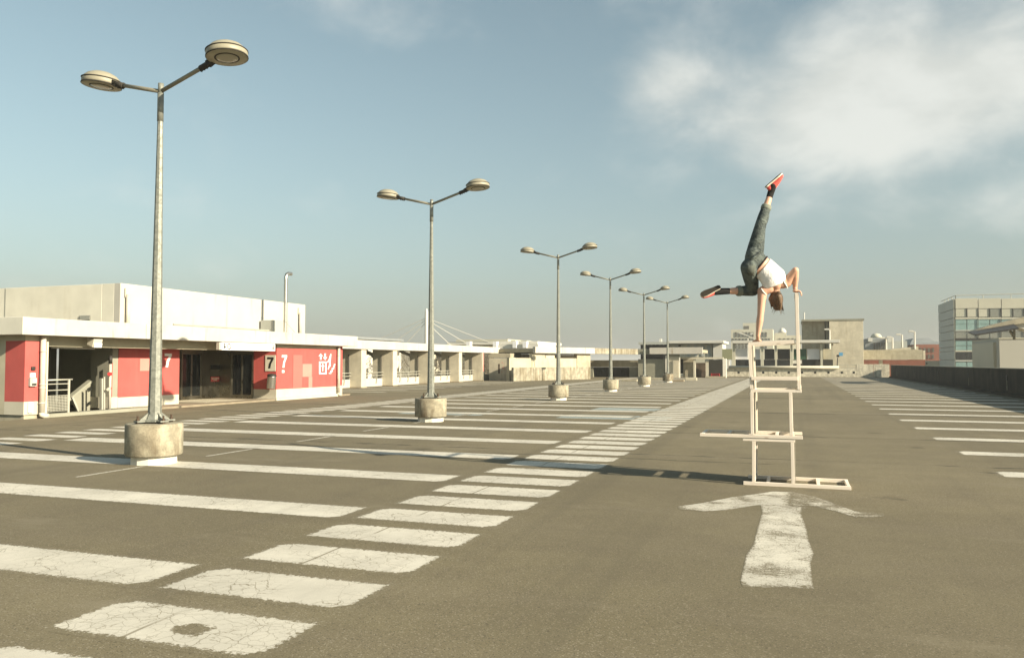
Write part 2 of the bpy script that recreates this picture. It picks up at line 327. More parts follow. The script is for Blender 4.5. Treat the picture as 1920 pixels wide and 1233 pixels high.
# ------------------------------------------------------------------ building blocks
def link(o, parent=None):
    COL.objects.link(o)
    if parent is not None: o.parent = parent
    return o
def tag(o, label=None, cat=None, group=None, kind=None):
    for k, v in (('label', label), ('category', cat), ('group', group), ('kind', kind)):
        if v: o[k] = v
    return o
def thing(name, label, cat, loc=(0, 0, 0), group=None, rz=0.0):
    o = bpy.data.objects.new(name, None); o.empty_display_size = .3; o.location = loc; o.rotation_euler = (0, 0, rz); link(o)
    return tag(o, label, cat, group)
def wloc(o):
    p = Vector((0, 0, 0))
    while o is not None: p += o.location; o = o.parent
    return p
class MB:
    def __init__(s): s.v = []; s.f = []; s.sm = []
    def add(s, vs, fs, smooth=False):
        b = len(s.v); s.v += [Vector(q) for q in vs]; s.f += [[b + i for i in q] for q in fs]; s.sm += [smooth] * len(fs); return s
    def box(s, x0, x1, y0, y1, z0, z1):
        x0, x1 = min(x0, x1), max(x0, x1); y0, y1 = min(y0, y1), max(y0, y1); z0, z1 = min(z0, z1), max(z0, z1)
        return s.add([(x0, y0, z0), (x1, y0, z0), (x1, y1, z0), (x0, y1, z0), (x0, y0, z1), (x1, y0, z1), (x1, y1, z1), (x0, y1, z1)],
                     [(0, 3, 2, 1), (4, 5, 6, 7), (0, 1, 5, 4), (1, 2, 6, 5), (2, 3, 7, 6), (3, 0, 4, 7)])
    def bar(s, p, q, w, h, up=(0, 0, 1)):
        p, q = Vector(p), Vector(q); d = (q - p).normalized(); sd_ = d.cross(Vector(up))
        if sd_.length < 1e-4: sd_ = d.cross(Vector((0, 1, 0)))
        sd_.normalize(); u = sd_.cross(d)
        a, b = sd_ * w / 2, u * h / 2
        return s.add([p - a - b, p + a - b, p + a + b, p - a + b, q - a - b, q + a - b, q + a + b, q - a + b],
                     [(0, 1, 2, 3), (7, 6, 5, 4), (0, 4, 5, 1), (1, 5, 6, 2), (2, 6, 7, 3), (3, 7, 4, 0)])
    def tube(s, pts, rad, n=10, cap=True):
        pts = [Vector(p) for p in pts]; rs = rad if isinstance(rad, (list, tuple)) else [rad] * len(pts)
        vs = []; fs = []; pu = None
        for i, p in enumerate(pts):
            d = (pts[min(i + 1, len(pts) - 1)] - pts[max(i - 1, 0)]).normalized()
            u = (pu - d * pu.dot(d)) if pu is not None else d.cross(Vector((0, 0, 1)) if abs(d.z) < .9 else Vector((0, 1, 0)))
            u.normalize(); w = d.cross(u); pu = u
            for k in range(n):
                a = 2 * math.pi * k / n; vs.append(p + (u * math.cos(a) + w * math.sin(a)) * rs[i])
        for i in range(len(pts) - 1):
            for k in range(n):
                fs.append((i * n + k, i * n + (k + 1) % n, (i + 1) * n + (k + 1) % n, (i + 1) * n + k))
        s.add(vs, fs, n > 8)
        if cap:
            b = len(s.v) - len(vs)
            s.f += [[b + k for k in range(n)][::-1], [b + (len(pts) - 1) * n + k for k in range(n)]]; s.sm += [False, False]
        return s
    def lathe(s, prof, n=32, c=(0, 0, 0), smooth=True):
        vs = []; fs = []; c = Vector(c)
        for r, z in prof:
            for k in range(n):
                a = 2 * math.pi * k / n; vs.append(c + Vector((r * math.cos(a), r * math.sin(a), z)))
        for i in range(len(prof) - 1):
            for k in range(n):
                fs.append((i * n + k, i * n + (k + 1) % n, (i + 1) * n + (k + 1) % n, (i + 1) * n + k))
        s.add(vs, fs, smooth); b = len(s.v) - len(vs)
        s.f += [[b + k for k in range(n)][::-1], [b + (len(prof) - 1) * n + k for k in range(n)]]; s.sm += [False, False]
        return s
    def prism(s, pts, off):
        """flat polygon pts extruded by the vector off"""
        off = Vector(off); n = len(pts); pts = [Vector(p) for p in pts]
        return s.add(pts + [p + off for p in pts], [list(range(n))[::-1], list(range(n, 2 * n))] + [(i, (i + 1) % n, n + (i + 1) % n, n + i) for i in range(n)])
    def build(s, name, mat, parent=None, bevel=0.0, world=True, base=None):
        me = bpy.data.meshes.new(name)
        if parent is not None: off = wloc(parent) if world else Vector((0, 0, 0))
        else:
            lo = [min(v[i] for v in s.v) for i in range(3)]; hi = [max(v[i] for v in s.v) for i in range(3)]
            off = Vector(((lo[0] + hi[0]) / 2, (lo[1] + hi[1]) / 2, lo[2])) if base is None else Vector(base)
        me.from_pydata([tuple(v - off) for v in s.v], [], s.f)
        bm = bmesh.new(); bm.from_mesh(me); bmesh.ops.recalc_face_normals(bm, faces=bm.faces); bm.to_mesh(me); bm.free()
        me.polygons.foreach_set('use_smooth', s.sm); me.materials.append(MATS[mat]); me.update()
        o = bpy.data.objects.new(name, me)
        if parent is None: o.location = off
        link(o, parent)
        if bevel > 0:
            m = o.modifiers.new('bevel', 'BEVEL'); m.width = bevel; m.segments = 2; m.limit_method = 'ANGLE'
        return o
def box(name, mat, parent, x0, x1, y0, y1, z0, z1, bevel=0.0):
    return MB().box(x0, x1, y0, y1, z0, z1).build(name, mat, parent, bevel)
def rectY(name, mat, parent, u0, v0, u1, v1, Y, th, bevel=0.0, z0=None, z1=None):
    """box whose face towards -Y spans photo columns u0..u1 and rows v0..v1 at depth Y"""
    a, b = PY(u0, v0, Y), PY(u1, v1, Y)
    return box(name, mat, parent, a.x, b.x, Y, Y + th, (b.z if z0 is None else z0), (a.z if z1 is None else z1), bevel)
def rectX(name, mat, parent, u0, v0, u1, v1, X, th, bevel=0.0, z0=None, z1=None):
    a, b = PX(u0, v0, X), PX(u1, v1, X)
    return box(name, mat, parent, X - th, X, a.y, b.y, (b.z if z0 is None else z0), (a.z if z1 is None else z1), bevel)
def yX(u, X): return PX(u, 700, X).y
def xY(u, Y): return PY(u, 700, Y).x
def zX(v, u, X): return PX(u, v, X).z
def zY(v, u, Y): return PY(u, v, Y).z

# ------------------------------------------------------------------ ground
CITY = -9.0
tag(MB().add([(-3500, -800, CITY), (3500, -800, CITY), (3500, 5000, CITY), (-3500, 5000, CITY)], [(0, 1, 2, 3)]).build('ground', 'city_ground'), kind='structure')
deck_xy = [(-20.45, -30), (9.78, -30), (9.78, 96), (-30, 96), (-30, 70), (-26.9, 70), (-26.9, 34.4), (-20.45, 34.4)]
deck = MB().prism([(x, y, CITY) for x, y in deck_xy], (0, 0, -CITY)).build('deck', 'deck_surfacing'); tag(deck, kind='structure')
# lower storeys under the lift lobby
lower = MB().prism([(-46, 12, CITY), (-20.46, 12, CITY), (-20.46, 34.4, CITY), (-26.9, 34.4, CITY), (-46, 34.4, CITY)], (0, 0, -CITY - 3.0)).build('lower_deck', 'concrete'); tag(lower, kind='structure')

def edge_mesh(name, rows, edges, mat):
    """marking sheet: rows of points with their distance to the rim stored in 'edge'"""
    nr, nc = len(rows), len(rows[0])
    me = bpy.data.meshes.new(name)
    me.from_pydata([tuple(p) for r in rows for p in r], [], [(i * nc + j, i * nc + j + 1, (i + 1) * nc + j + 1, (i + 1) * nc + j) for i in range(nr - 1) for j in range(nc - 1)])
    at = me.attributes.new('edge', 'FLOAT', 'POINT'); at.data.foreach_set('value', [e for r in edges for e in r])
    me.materials.append(MATS[mat]); me.update()
    bm = bmesh.new(); bm.from_mesh(me)
    for f in bm.faces:
        if f.normal.z < 0: f.normal_flip()
    bm.to_mesh(me); bm.free(); return me
def mark_rect(name, w, l, mat='road_paint', ins=.12):
    ins = min(ins, w * .45, l * .45); g = .05
    xs = [-g, ins, w - ins, w + g]; ys = [-g, ins, l - ins, l + g]
    ex = [-g, ins, ins, -g]
    rows = [[(x, y, 0) for x in xs] for y in ys]; ed = [[min(ex[i], ex[j]) for i in range(4)] for j in range(4)]
    return edge_mesh(name, rows, ed, mat)
def place(me, name, x, y, z=.0012):
    o = bpy.data.objects.new(name, me); o.location = Vector((x, y, z)) - wloc(deck); return link(o, deck)
dz = .0012
zb = mark_rect('zebra_bar', 1.53, .62)
k = 0
while 1.0 + .9 * k < 92:
    y = 1.87 + .9 * k
    if y < 90.5: place(zb, 'zebra_bar', -4.29 + .0016 * y * .6, y, dz)
    k += 1
bs = mark_rect('bay_stripe', 9.75, .66)
for k in range(33):
    y = 4.55 + 2.63 * k - 5.26
    if 0.5 < y < 89: place(bs, 'bay_stripe', -14.2, y, dz)
zb2 = mark_rect('zebra_bar', 1.45, .45)
k = 0
while 9.0 + .78 * k < 88:
    y = 9.0 + .78 * k; place(zb2, 'zebra_bar', -15.85 - .004 * y, y, dz); k += 1
cl = mark_rect('centre_line', .10, 1.28, ins=.05)
for k in range(32):
    y = 4.55 + 2.63 * k - 5.26 + .66 + .69
    if 1 < y < 88: place(cl, 'centre_line', -9.52, y, dz)
rs_ = mark_rect('bay_stripe', 6.2, .62)
for k in range(34):
    y = 4.4 + 2.83 * k
    if y < 91: place(rs_, 'bay_stripe', 2.76, y - .02, dz)
# bays along the colonnade
ls = mark_rect('bay_stripe', 4.6, .5)
for k in range(20):
    y = 38.0 + 2.6 * k
    if y < 62: place(ls, 'bay_stripe', -25.3, y, dz)
# faded blue ground of the reserved bays
for u0, v0, w_, l_ in ((1040, 783, 3.2, 1.7), (1105, 768, 2.6, 1.5), (742, 775, 2.8, 1.4)):
    q_ = G(u0, v0); bm_ = mark_rect('blue_marking', w_, l_, 'road_paint_blue'); place(bm_, 'blue_marking', q_.x, q_.y, .0008)
# direction arrow
def strip(pts_a, pts_b, mat, name, m=.07):
    rows = []; ed = []
    n = len(pts_a)
    for i, (a, b) in enumerate(zip(pts_a, pts_b)):
        a = G(*a); b = G(*b); a.z = b.z = 0; w = (b - a).length
        t1 = min(.45, m / max(w, .01)); end = (i == 0 or i == n - 1)
        rows.append([a, a.lerp(b, t1), a.lerp(b, 1 - t1), b]); q = -.02 if end else m * min(1, w / (2 * m)); ed.append([-.02, q, q, -.02])
    me = edge_mesh(name, rows, ed, mat); return me
a_ = lambda x, y: (1220 + x * .25, 880 + y * .25)
sh_l = [a_(820, 246), a_(836, 322), a_(800, 440), a_(770, 560), a_(715, 640), a_(690, 760), a_(670, 830), a_(690, 880)]
sh_r = [a_(1175, 280), a_(1128, 325), a_(1165, 430), a_(1190, 540), a_(1222, 630), a_(1200, 700), a_(1210, 800), a_(1225, 890)]
place(strip(sh_l, sh_r, 'road_paint_worn', 'direction_arrow', .06), 'direction_arrow', 0, 0, .0014)
hd_t = [a_(200, 276), a_(400, 248), a_(600, 208), a_(780, 184), a_(920, 163), a_(1060, 166), a_(1230, 202), a_(1380, 254), a_(1530, 312), a_(1750, 326)]
hd_b = [a_(215, 300), a_(400, 312), a_(560, 304), a_(790, 268), a_(920, 266), a_(1040, 274), a_(1210, 272), a_(1370, 308), a_(1540, 358), a_(1750, 354)]
place(strip(hd_t[:6], hd_b[:6], 'road_paint_worn', 'direction_arrow', .05), 'direction_arrow', 0, 0, .0020)
place(strip(hd_t[5:], hd_b[5:], 'road_paint_faint', 'direction_arrow', .05), 'direction_arrow', 0, 0, .0020)

# ------------------------------------------------------------------ lift lobby building
LX, LF = -20.4, -20.0                              # wall plane, fascia plane
B = thing('lift_lobby', 'low white and red lift lobby with a wide white roof band', 'building', (-24, 25, 0))
zt, zb_ = 2.855, 2.365
Y0, Y1 = 16.2, 34.1
cuts = [Y0, yX(273, LF), yX(385, LF), yX(548, LF), yX(615, LF), Y1]
for i in range(5):
    box('fascia_panel', 'fascia_paint', B, LF - .22, LF, cuts[i] + (.006 if i else 0), cuts[i + 1] - .006, zb_, zt, .012)
box('fascia_panel', 'upper_beige', B, -46, LF - .003, Y0 - .01, Y0 + .2, zb_ + .003, zt + .003, .01)
box('fascia_panel', 'fascia_paint', B, -46, LF - .225, Y1 - .2, Y1 - .003, zb_, zt)
box('roof', 'concrete', B, -46, LF - .225, Y0 + .205, Y1 - .205, zb_ + .05, zt - .12)
py0, py1 = 16.6, yX(90, LX)
box('beam', 'render_beige', B, LX - .55, LX - .26, py1, 28.19, 2.07, zb_ + .049)
# left pier, red wrapped round its corner
box('wall', 'render_beige', B, -46, LX - .75, py0, py0 + .25, 0.12, zb_ + .049)
box('pier', 'cream_base', B, LX - .75, LX + .002, py0 - .002, py1, .12, .49)
box('pier', 'red_paint', B, LX - .75, LX, py0, py1 - .06, .49, 2.21)
box('pier', 'cream_base', B, LX - .75, LX, py1 - .06, py1, .49, 2.21)
box('pier', 'render_beige', B, LX - .75, LX, py0, py1, 2.21, zb_ + .049)
box('plinth', 'concrete', B, -46, LX - .05, py0 + .05, py1 - .02, -2.9, .12)
# stairwell
sy1 = yX(222, -21.4)
box('stair_kerb', 'stair_grey', B, LX - .35, LX, py1, 21.6, -2.9, .10)
box('stairwell_wall', 'stair_wall', B, -25.2, -25.0, py0 + .26, 21.6, -3.0, zb_ + .049)
box('stairwell_wall', 'stair_wall', B, -25.0, LX - .80, py0 + .255, py0 + .4, -3.0, 2.1)
box('stairwell_wall', 'stair_wall', B, -24.9, -22.35, 21.6, 21.75, -3.0, zb_ + .049)
for i in range(15):
    y = 20.9 - i * .28
    if y > 17.1: box('step', 'stair_grey', B, -24.9, -22.4, y - .28, y, .06 - .17 * (i + 1) - .4, .06 - .17 * i)
XB = -22.3                                         # sloping balustrade slab
q = [PX(*a, XB) for a in ((133, 748), (197, 697), (203, 694), (203, 770), (150, 770))]
MB().prism(q, (-.12, 0, 0)).build('balustrade', 'stair_grey', B)
q = [PX(*a, XB + .05) for a in ((131, 746), (197, 693), (197, 698), (131, 752))]
MB().prism(q, (-.22, 0, 0)).build('handrail', 'stair_wall', B, .01)
MB().bar(PX(135, 744, -21.6), PX(147, 772, -21.6), .06, .06).build('strut', 'rail_paint', B)
MB().bar(PX(190, 709, -21.2), PX(190, 769, -21.2), .10, .06).build('gate_post', 'rail_paint', B)
MB().bar(PX(195, 706, -21.25), PX(195, 769, -21.25), .05, .05).build('gate_post', 'rail_paint', B)
box('wall_end', 'stair_grey', B, -22.34, -21.42, yX(211, -21.4), sy1, .44, zb_ + .049)
box('wall_end', 'cream_base', B, -22.34, -21.41, yX(209, -21.4), sy1, .07, .44)
zz = PX(207, 682, -21.2)
MB().tube([(-21.2, zz.y, .07), (-21.2, zz.y, 1.55)], .045).build('standpipe', 'pipe_grey', B)
MB().tube([(-21.2, zz.y, 1.55), (-21.2, zz.y, 1.82)], .06).build('standpipe_cap', 'black_metal', B)
MB().tube([(-21.2, zz.y, 1.22), (-21.05, zz.y - .18, 1.22)], .06, 12).build('valve', 'bright_red', B)
MB().tube([(-21.2, zz.y, .75), (-21.05, zz.y - .22, .72)], .05, 10).build('valve', 'pipe_grey', B)
MB().tube([(-21.26, zz.y + .12, .45), (-21.26, zz.y + .12, 1.6)], .022, 8).build('riser', 'bright_red', B)
MB().tube([PX(97, 651, -21.5), PX(177, 653, -21.5)], .035, 10).build('tube_light', 'tube_white', B)
box('tube_fitting', 'rail_paint', B, -21.58, -21.42, yX(96, -21.5), yX(178, -21.5), 2.19, 2.25)
# floor of the lobby
box('lobby_floor', 'tarmac_strip', B, -27, LX, 21.6, Y1, -2.95, .07)
box('floor_mat', 'concrete_pale', B, -23.3, -21.2, 24.9, 27.2, .07, .074)
# red wall with 7
WX = -21.4; wy0, wy1 = sy1, yX(336, WX)
box('wall', 'cream_base', B, WX - .3, WX + .003, wy0, wy1, .07, .42)
box('wall', 'red_paint', B, WX - .3, WX, wy0, wy1, .42, 2.32)
# recess with two lifts
RX = -23.3; RY = 28.2
box('recess_wall', 'stainless', B, RX - .2, RX, wy1 - .3, RY + .2, .07, 2.4)
box('recess_wall', 'render_beige', B, RX, WX - .3, wy1 - .4, wy1 - .003, .07, 2.4)
box('recess_wall', 'stainless', B, RX, -21.62, RY, RY + .25, .07, 2.4)
box('ceiling', 'render_beige', B, RX, LX - .56, wy1 - .39, RY - .001, 2.3, 2.38)
def lift_doors(axis, a0, a1, pos, z0, z1):
    """frame and two glazed sliding leaves on a wall facing +X (axis 'x') or -Y (axis 'y')"""
    def bx_(nm, mt, p0, p1, za, zb2_, d0, d1):
        if axis == 'x': return box(nm, mt, B, pos + d0, pos + d1, p0, p1, za, zb2_, .004)
        return box(nm, mt, B, p0, p1, pos - d1, pos - d0, za, zb2_, .004)
    m = (a0 + a1) / 2; f = .07
    for p, q_ in ((a0, a0 + f), (a1 - f, a1)): bx_('door_frame', 'stainless', p, q_, z0, z1, .002, .07)
    bx_('door_frame', 'stainless', a0 + f, a1 - f, z1 - .14, z1, .002, .065)
    for p, q_ in ((a0 + f, m - .004), (m + .004, a1 - f)):
        bx_('door_leaf', 'dark_glass', p + .04, q_ - .04, z0 + .16, z1 - .2, .002, .022)
        for c0, c1 in ((p, p + .04), (q_ - .04, q_)): bx_('leaf_stile', 'stainless', c0, c1, z0, z1 - .14, .002, .032)
        bx_('leaf_rail', 'stainless', p + .04, q_ - .04, z0, z0 + .16, .002, .03)
        bx_('leaf_rail', 'stainless', p + .04, q_ - .04, z1 - .2, z1 - .14, .002, .03)
lift_doors('x', yX(338, RX), yX(378, RX), RX, .07, 2.12)
lift_doors('y', xY(433, RY), xY(476, RY), RY, .07, 2.12)
a, b = PX(395, 684, RX), PX(412, 692, RX); box('call_plate', 'black_print', B, RX + .002, RX + .02, a.y, b.y, b.z, a.z)
a, b = PX(395, 706, RX), PX(411, 715, RX); box('notice', 'red_paint', B, RX + .002, RX + .015, a.y, b.y, b.z, a.z)
for r0, r1, s0, s1 in ((.08, .92, .55, .72), (.3, .7, .3, .42)):
    box('notice_print', 'cream_sign', B, RX + .0155, RX + .018, a.y + (b.y - a.y) * r0, a.y + (b.y - a.y) * r1, b.z + (a.z - b.z) * s0, b.z + (a.z - b.z) * s1)
# right block with pictograms
FY0, FY1 = 28.2, yX(633, LX)
box('wall', 'cream_base', B, -21.6, LX + .003, FY0 - .003, FY1, .13, .47)
box('wall', 'red_paint', B, -21.6, LX, FY0, FY1, .47, 2.2)
box('wall', 'render_beige', B, -21.6, LX, FY0 + .003, FY1, 2.2, zb_ + .049)
box('plinth', 'cream_base', B, -21.5, LX + .09, FY0 - .09, FY1, 0.0, .128, .01)
box('wall', 'cream_base', B, -24.5, -21.603, FY1 - .3, FY1 - .003, .07, zb_ + .049)
box('corner_post', 'cream_base', B, LX - .3, LX + .002, FY1 + .22, FY1 + .42, 0, .5)
box('corner_post', 'red_paint', B, LX - .3, LX, FY1 + .22, FY1 + .42, .5, zb_)
box('flush_door', 'red_door', B, LX + .002, LX + .018, yX(549, LX), yX(566, LX), .49, 1.92, .004)
box('patch', 'red_patch', B, LX + .002, LX + .006, yX(567, LX), yX(584.5, LX), zX(706, 575, LX), zX(682, 575, LX))
box('patch', 'red_patch', B, LX + .002, LX + .006, yX(578.5, LX), yX(585.5, LX), .475, zX(706, 580, LX) - .003)
box('patch', 'red_patch', B, WX + .002, WX + .005, yX(262, WX), yX(285, WX), zX(695, 270, WX), zX(672, 270, WX))
box('meter_cover', 'white_sign', B, LX + .004, LX + .06, yX(53, LX), yX(61, LX), .17, .47, .01)

def flat(name, pts, mat, parent, off):
    return MB().prism(pts, off).build(name, mat, parent)
def seven(P, w, h, mat, parent, off, name='numeral'):
    """bold 7 in a w x h field; P(x,z) gives the wall point"""
    pts = [(0, h), (w, h), (w, h - .17 * h), (.62 * w, .42 * h), (.50 * w, 0), (.16 * w, 0), (.28 * w, .42 * h), (.62 * w, h - .19 * h), (0, h - .19 * h)]
    return flat(name, [P(x, z) for x, z in pts], mat, parent, off)
def onX(X, y, z): return lambda a, b: (X, y + a, z + b)
p = PX(308, 688, WX); p2 = PX(322, 662.5, WX); seven(onX(WX + .002, p.y, p.z), p2.y - p.y, p2.z - p.z, 'white_sign', B, (.004, 0, 0))
p = PX(528, 689, LX); p2 = PX(538, 665.5, LX); seven(onX(LX + .002, p.y, p.z), p2.y - p.y, p2.z - p.z, 'white_sign', B, (.004, 0, 0))
box('small_notice', 'white_sign', B, LX + .002, LX + .006, yX(528.5, LX), yX(533, LX), zX(698.5, 530, LX), zX(693.5, 530, LX))
# pictograms: arrows, lift cabin, walker on steps
I = lambda x, y: PX(485 + x * .08919, 645 + y * .08919, LX + .002)
off = (.004, 0, 0)
flat('pictogram_arrow', [I(*a) for a in ((1302, 195), (1350, 255), (1320, 250), (1320, 325), (1288, 325), (1288, 250), (1258, 255))], 'white_sign', B, off)
flat('pictogram_arrow', [I(*a) for a in ((1395, 335), (1352, 272), (1380, 278), (1380, 195), (1412, 195), (1412, 278), (1440, 272))], 'white_sign', B, off)
for c0, c1, d0, d1 in ((1268, 1298, 362, 628), (1396, 1426, 362, 628), (1300, 1394, 362, 392), (1300, 1394, 600, 628)):
    flat('pictogram_cabin', [I(c0, d0), I(c1, d0), I(c1, d1), I(c0, d1)], 'white_sign', B, off)
flat('pictogram_rider', [I(*a) for a in ((1335, 405), (1355, 405), (1358, 440), (1385, 465), (1358, 470), (1356, 565), (1336, 565), (1334, 470), (1308, 465), (1333, 440))], 'white_sign', B, off)
flat('pictogram_walker', [I(*a) for a in ((1512, 200), (1526, 205), (1520, 290), (1512, 360), (1510, 420), (1512, 470), (1490, 470), (1470, 530), (1450, 530), (1478, 440), (1480, 360), (1445, 390), (1438, 380), (1480, 300), (1490, 255))], 'white_sign', B, off)
flat('pictogram_steps', [I(*a) for a in ((1475, 620), (1475, 600), (1505, 600), (1505, 555), (1535, 555), (1535, 500), (1565, 500), (1565, 450), (1580, 450), (1580, 415), (1610, 415), (1610, 435), (1598, 435), (1598, 475), (1585, 475), (1585, 525), (1555, 525), (1555, 580), (1525, 580), (1525, 620))], 'white_sign', B, off)
# rain pipes
def rain_pipe(y, x=LX + .09, r=.055, top=zb_ - .003):
    MB().tube([(x, y, .16), (x, y, top)], r, 14).build('rain_pipe', 'pipe_grey', B)
    MB().tube([(x, y, .16), (x, y, .10), (x + .02, y + .06, .07), (x + .05, y + .17, .065)], r, 14).build('pipe_shoe', 'pipe_grey', B)
    for z in (.85, .95, 1.9, .42): MB().tube([(x, y, z), (x, y, z + .035)], r + .009, 14).build('pipe_collar', 'pipe_grey', B)
rain_pipe(yX(79.5, LX + .09), LX + .10, .075); rain_pipe(yX(634.5, LX + .09), LX + .10, .07)
# upper storey
UX = -24.0; uy0, uy1 = yX(222.5, UX), yX(571, UX); uz = 4.6
box('upper_wall', 'white_wall', B, UX - .3, UX, uy0, yX(424, UX) - .008, zt - .12, uz, .01)
box('upper_wall', 'white_wall', B, UX - .3, UX, yX(424, UX) + .008, uy1, zt - .12, uz, .01)
xl = PY(10, 560, uy0).x
box('upper_wall', 'upper_beige', B, xl, UX - .9, uy0 - .004, uy0 + .3, zt - .12, uz - .004, .01)
box('upper_wall', 'upper_beige', B, UX - .89, UX - .303, uy0 - .001, uy0 + .3, zt - .12, uz - .002, .01)
box('upper_wall', 'upper_beige', B, xl - .7, xl - .02, uy0 + .02, uy0 + .3, zt - .12, uz - .004)
box('upper_wall', 'white_wall', B, -40, UX - .303, uy1 - .3, uy1 - .003, zt - .12, uz - .004)
box('upper_roof', 'concrete', B, -40, UX - .31, uy0 + .31, uy1 - .31, uz - .5, uz - .15)
rectY('vent', 'black_metal', B, 148.5, 592, 168, 601, uy0 - .03, .02)
for i in range(4): rectY('vent_slat', 'clad_grey', B, 149, 592.6 + i * 1.9, 167.5, 593.6 + i * 1.9, uy0 - .045, .014)
for u, vt in ((240.5, 552), (563.5, 586)):
    p = PX(u, vt, UX + .12); MB().tube([(UX + .12, p.y, zt - .1), (UX + .12, p.y, p.z)], .075, 12).build('vent_pipe', 'pipe_grey', B)
    MB().tube([(UX + .06, p.y - .07, p.z - .1), (UX + .06, p.y - .07, p.z + .25)], .02, 8).build('vent_rod', 'pipe_grey', B)
MB().tube([PX(325, 608, -23.0), PX(410, 613, -23.0), PX(504, 619.5, -23.0)], .035, 8).build('conduit', 'rail_paint', B)
p = PX(519, 610, -23.2); box('roof_hatch', 'clad_grey', B, -23.9, -23.2, yX(510.5, -23.2), yX(541, -23.2), zt - .12, PX(515, 600, -23.2).z, .01)
# steel flue
q = PX(535, 600, -22.4); top = PX(535, 515, -22.4).z
fl = thing('flue', 'shiny steel flue pipe with a bent top on the white roof', 'flue', (-22.4, q.y, zt - .12))
MB().tube([(-22.4, q.y, zt - .12), (-22.4, q.y, top - .25), (-22.4, q.y, top - .1), (-22.4, q.y + .07, top + .02), (-22.4, q.y + .2, top + .08), (-22.4, q.y + .42, top + .09)], [.085] * 5 + [.085], 16, False).build('flue_pipe', 'steel_bin', fl)
for z in (3.5, 4.4): MB().tube([(-22.4, q.y, z), (-22.4, q.y, z + .05)], .094, 16).build('flue_collar', 'steel_bin', fl)
for dy in (-.5, .8): MB().tube([(-22.4, q.y, 3.5), (-22.1, q.y + dy, zt - .12)], .012, 6).build('stay_wire', 'rail_paint', fl)
# railing in front of the stairs
rl = thing('stair_railing', 'grey metal railing with a mesh panel at the stair opening', 'railing', (LX - .15, 18, .1))
ra, rb = py1 + .02, yX(129.5, LX - .15); X = LX - .15
z_ = lambda v: PX(110, v, X).z
MB().tube([(X, ra, z_(712)), (X, rb + .12, z_(711.5))], .024, 10).build('top_rail', 'rail_paint', rl)
for v in (719.5, 731): MB().tube([(X, ra, z_(v)), (X, rb, z_(v))], .015, 8).build('mid_rail', 'rail_paint', rl)
MB().box(X - .02, X + .02, rb - .03, rb + .03, .10, z_(712)).build('post', 'rail_paint', rl)
m = MB()
zl, zh = .16, z_(741)
for i in range(17): y = ra + (rb - ra) * i / 16; m.box(X - .006, X + .006, y - .006, y + .006, zl, zh)
for i in range(11): z = zl + (zh - zl) * i / 10; m.box(X - .005, X + .007, ra, rb, z - .006, z + .006)
tag(m.build('mesh_panel', 'rail_paint', rl), kind='stuff')
# fittings on and around the lobby
ep = thing('call_point', 'grey call box with a white card on the red pier', 'call box', (LX, yX(59, LX), .9))
box('bell', 'black_metal', ep, LX + .001, LX + .05, yX(57.5, LX), yX(64.5, LX), zX(694, 61, LX), zX(687, 61, LX), .01)
box('card', 'white_sign', ep, LX + .001, LX + .05, yX(55, LX), yX(64.5, LX), zX(707.5, 60, LX), zX(699, 60, LX), .006)
box('case', 'clad_grey', ep, LX + .001, LX + .09, yX(53, LX), yX(65.5, LX), zX(724, 60, LX), zX(708, 60, LX), .01)
box('button_panel', 'white_sign', ep, LX + .091, LX + .1, yX(58.5, LX), yX(63.5, LX), zX(716.5, 60, LX), zX(710.5, 60, LX))
box('button', 'black_metal', ep, LX + .091, LX + .1, yX(56, LX), yX(64, LX), zX(722, 60, LX), zX(718.5, 60, LX))
fd = thing('flood_light', 'small cream floodlight box under the white roof band', 'floodlight', (LX + .1, yX(177, LX), 2.2))
p = PX(177, 634, LX + .12)
q_ = [(LX + .0, p.y - .16, p.z + .02), (LX + .28, p.y - .16, p.z - .03), (LX + .22, p.y - .16, p.z - .28), (LX + .0, p.y - .16, p.z - .20)]
MB().prism(q_, (0, .33, 0)).build('housing', 'cream_base', fd, .01)
q_ = [(LX + .285, p.y - .14, p.z - .16), (LX + .255, p.y - .14, p.z - .285), (LX + .25, p.y - .14, p.z - .28), (LX + .28, p.y - .14, p.z - .155)]
MB().prism(q_, (0, .29, 0)).build('lens', 'tube_white', fd)
hs = thing('overhead_sign', 'long white overhead sign with black down arrows above the lifts', 'sign', (LF - .02, yX(465, LF), 2.1))
SX = LF + .03; a, b = PX(416, 642, SX), PX(516, 656, SX)
hz1 = zb_ - .02; hz0 = hz1 - .29
box('sign_box', 'white_sign', hs, SX - .16, SX, a.y, b.y, hz0, hz1, .008)
box('sign_end', 'pipe_grey', hs, SX - .15, SX - .01, a.y - .12, a.y - .003, hz0 + .01, hz1 - .01)
def down_arrow(y):
    flat('arrow', [(SX + .002, y + a_, hz0 + c_) for a_, c_ in ((0, .05), (.085, .13), (.03, .125), (.03, .26), (-.03, .26), (-.03, .125), (-.085, .13))], 'black_print', hs, (.004, 0, 0))
L_ = b.y - a.y
down_arrow(a.y + L_ * .05); down_arrow(a.y + L_ * .955)
cy, cz = a.y + L_ * .128, (hz0 + hz1) / 2
def disc(y, z, r, a0, a1, mat, d, r0=0.0):
    n = 20; pts = [(SX + d, y + r * math.cos(a0 + (a1 - a0) * i / n), z + r * math.sin(a0 + (a1 - a0) * i / n)) for i in range(n + 1)]
    if r0: pts += [(SX + d, y + r0 * math.cos(a1 + (a0 - a1) * i / n), z + r0 * math.sin(a1 + (a0 - a1) * i / n)) for i in range(n + 1)]
    flat('emblem', pts, mat, hs, (.003, 0, 0))
disc(cy, cz, .118, R(70), R(330), 'black_metal', .002, .085); disc(cy + .02, cz, .08, R(-90), R(120), 'red_patch', .002, .04)
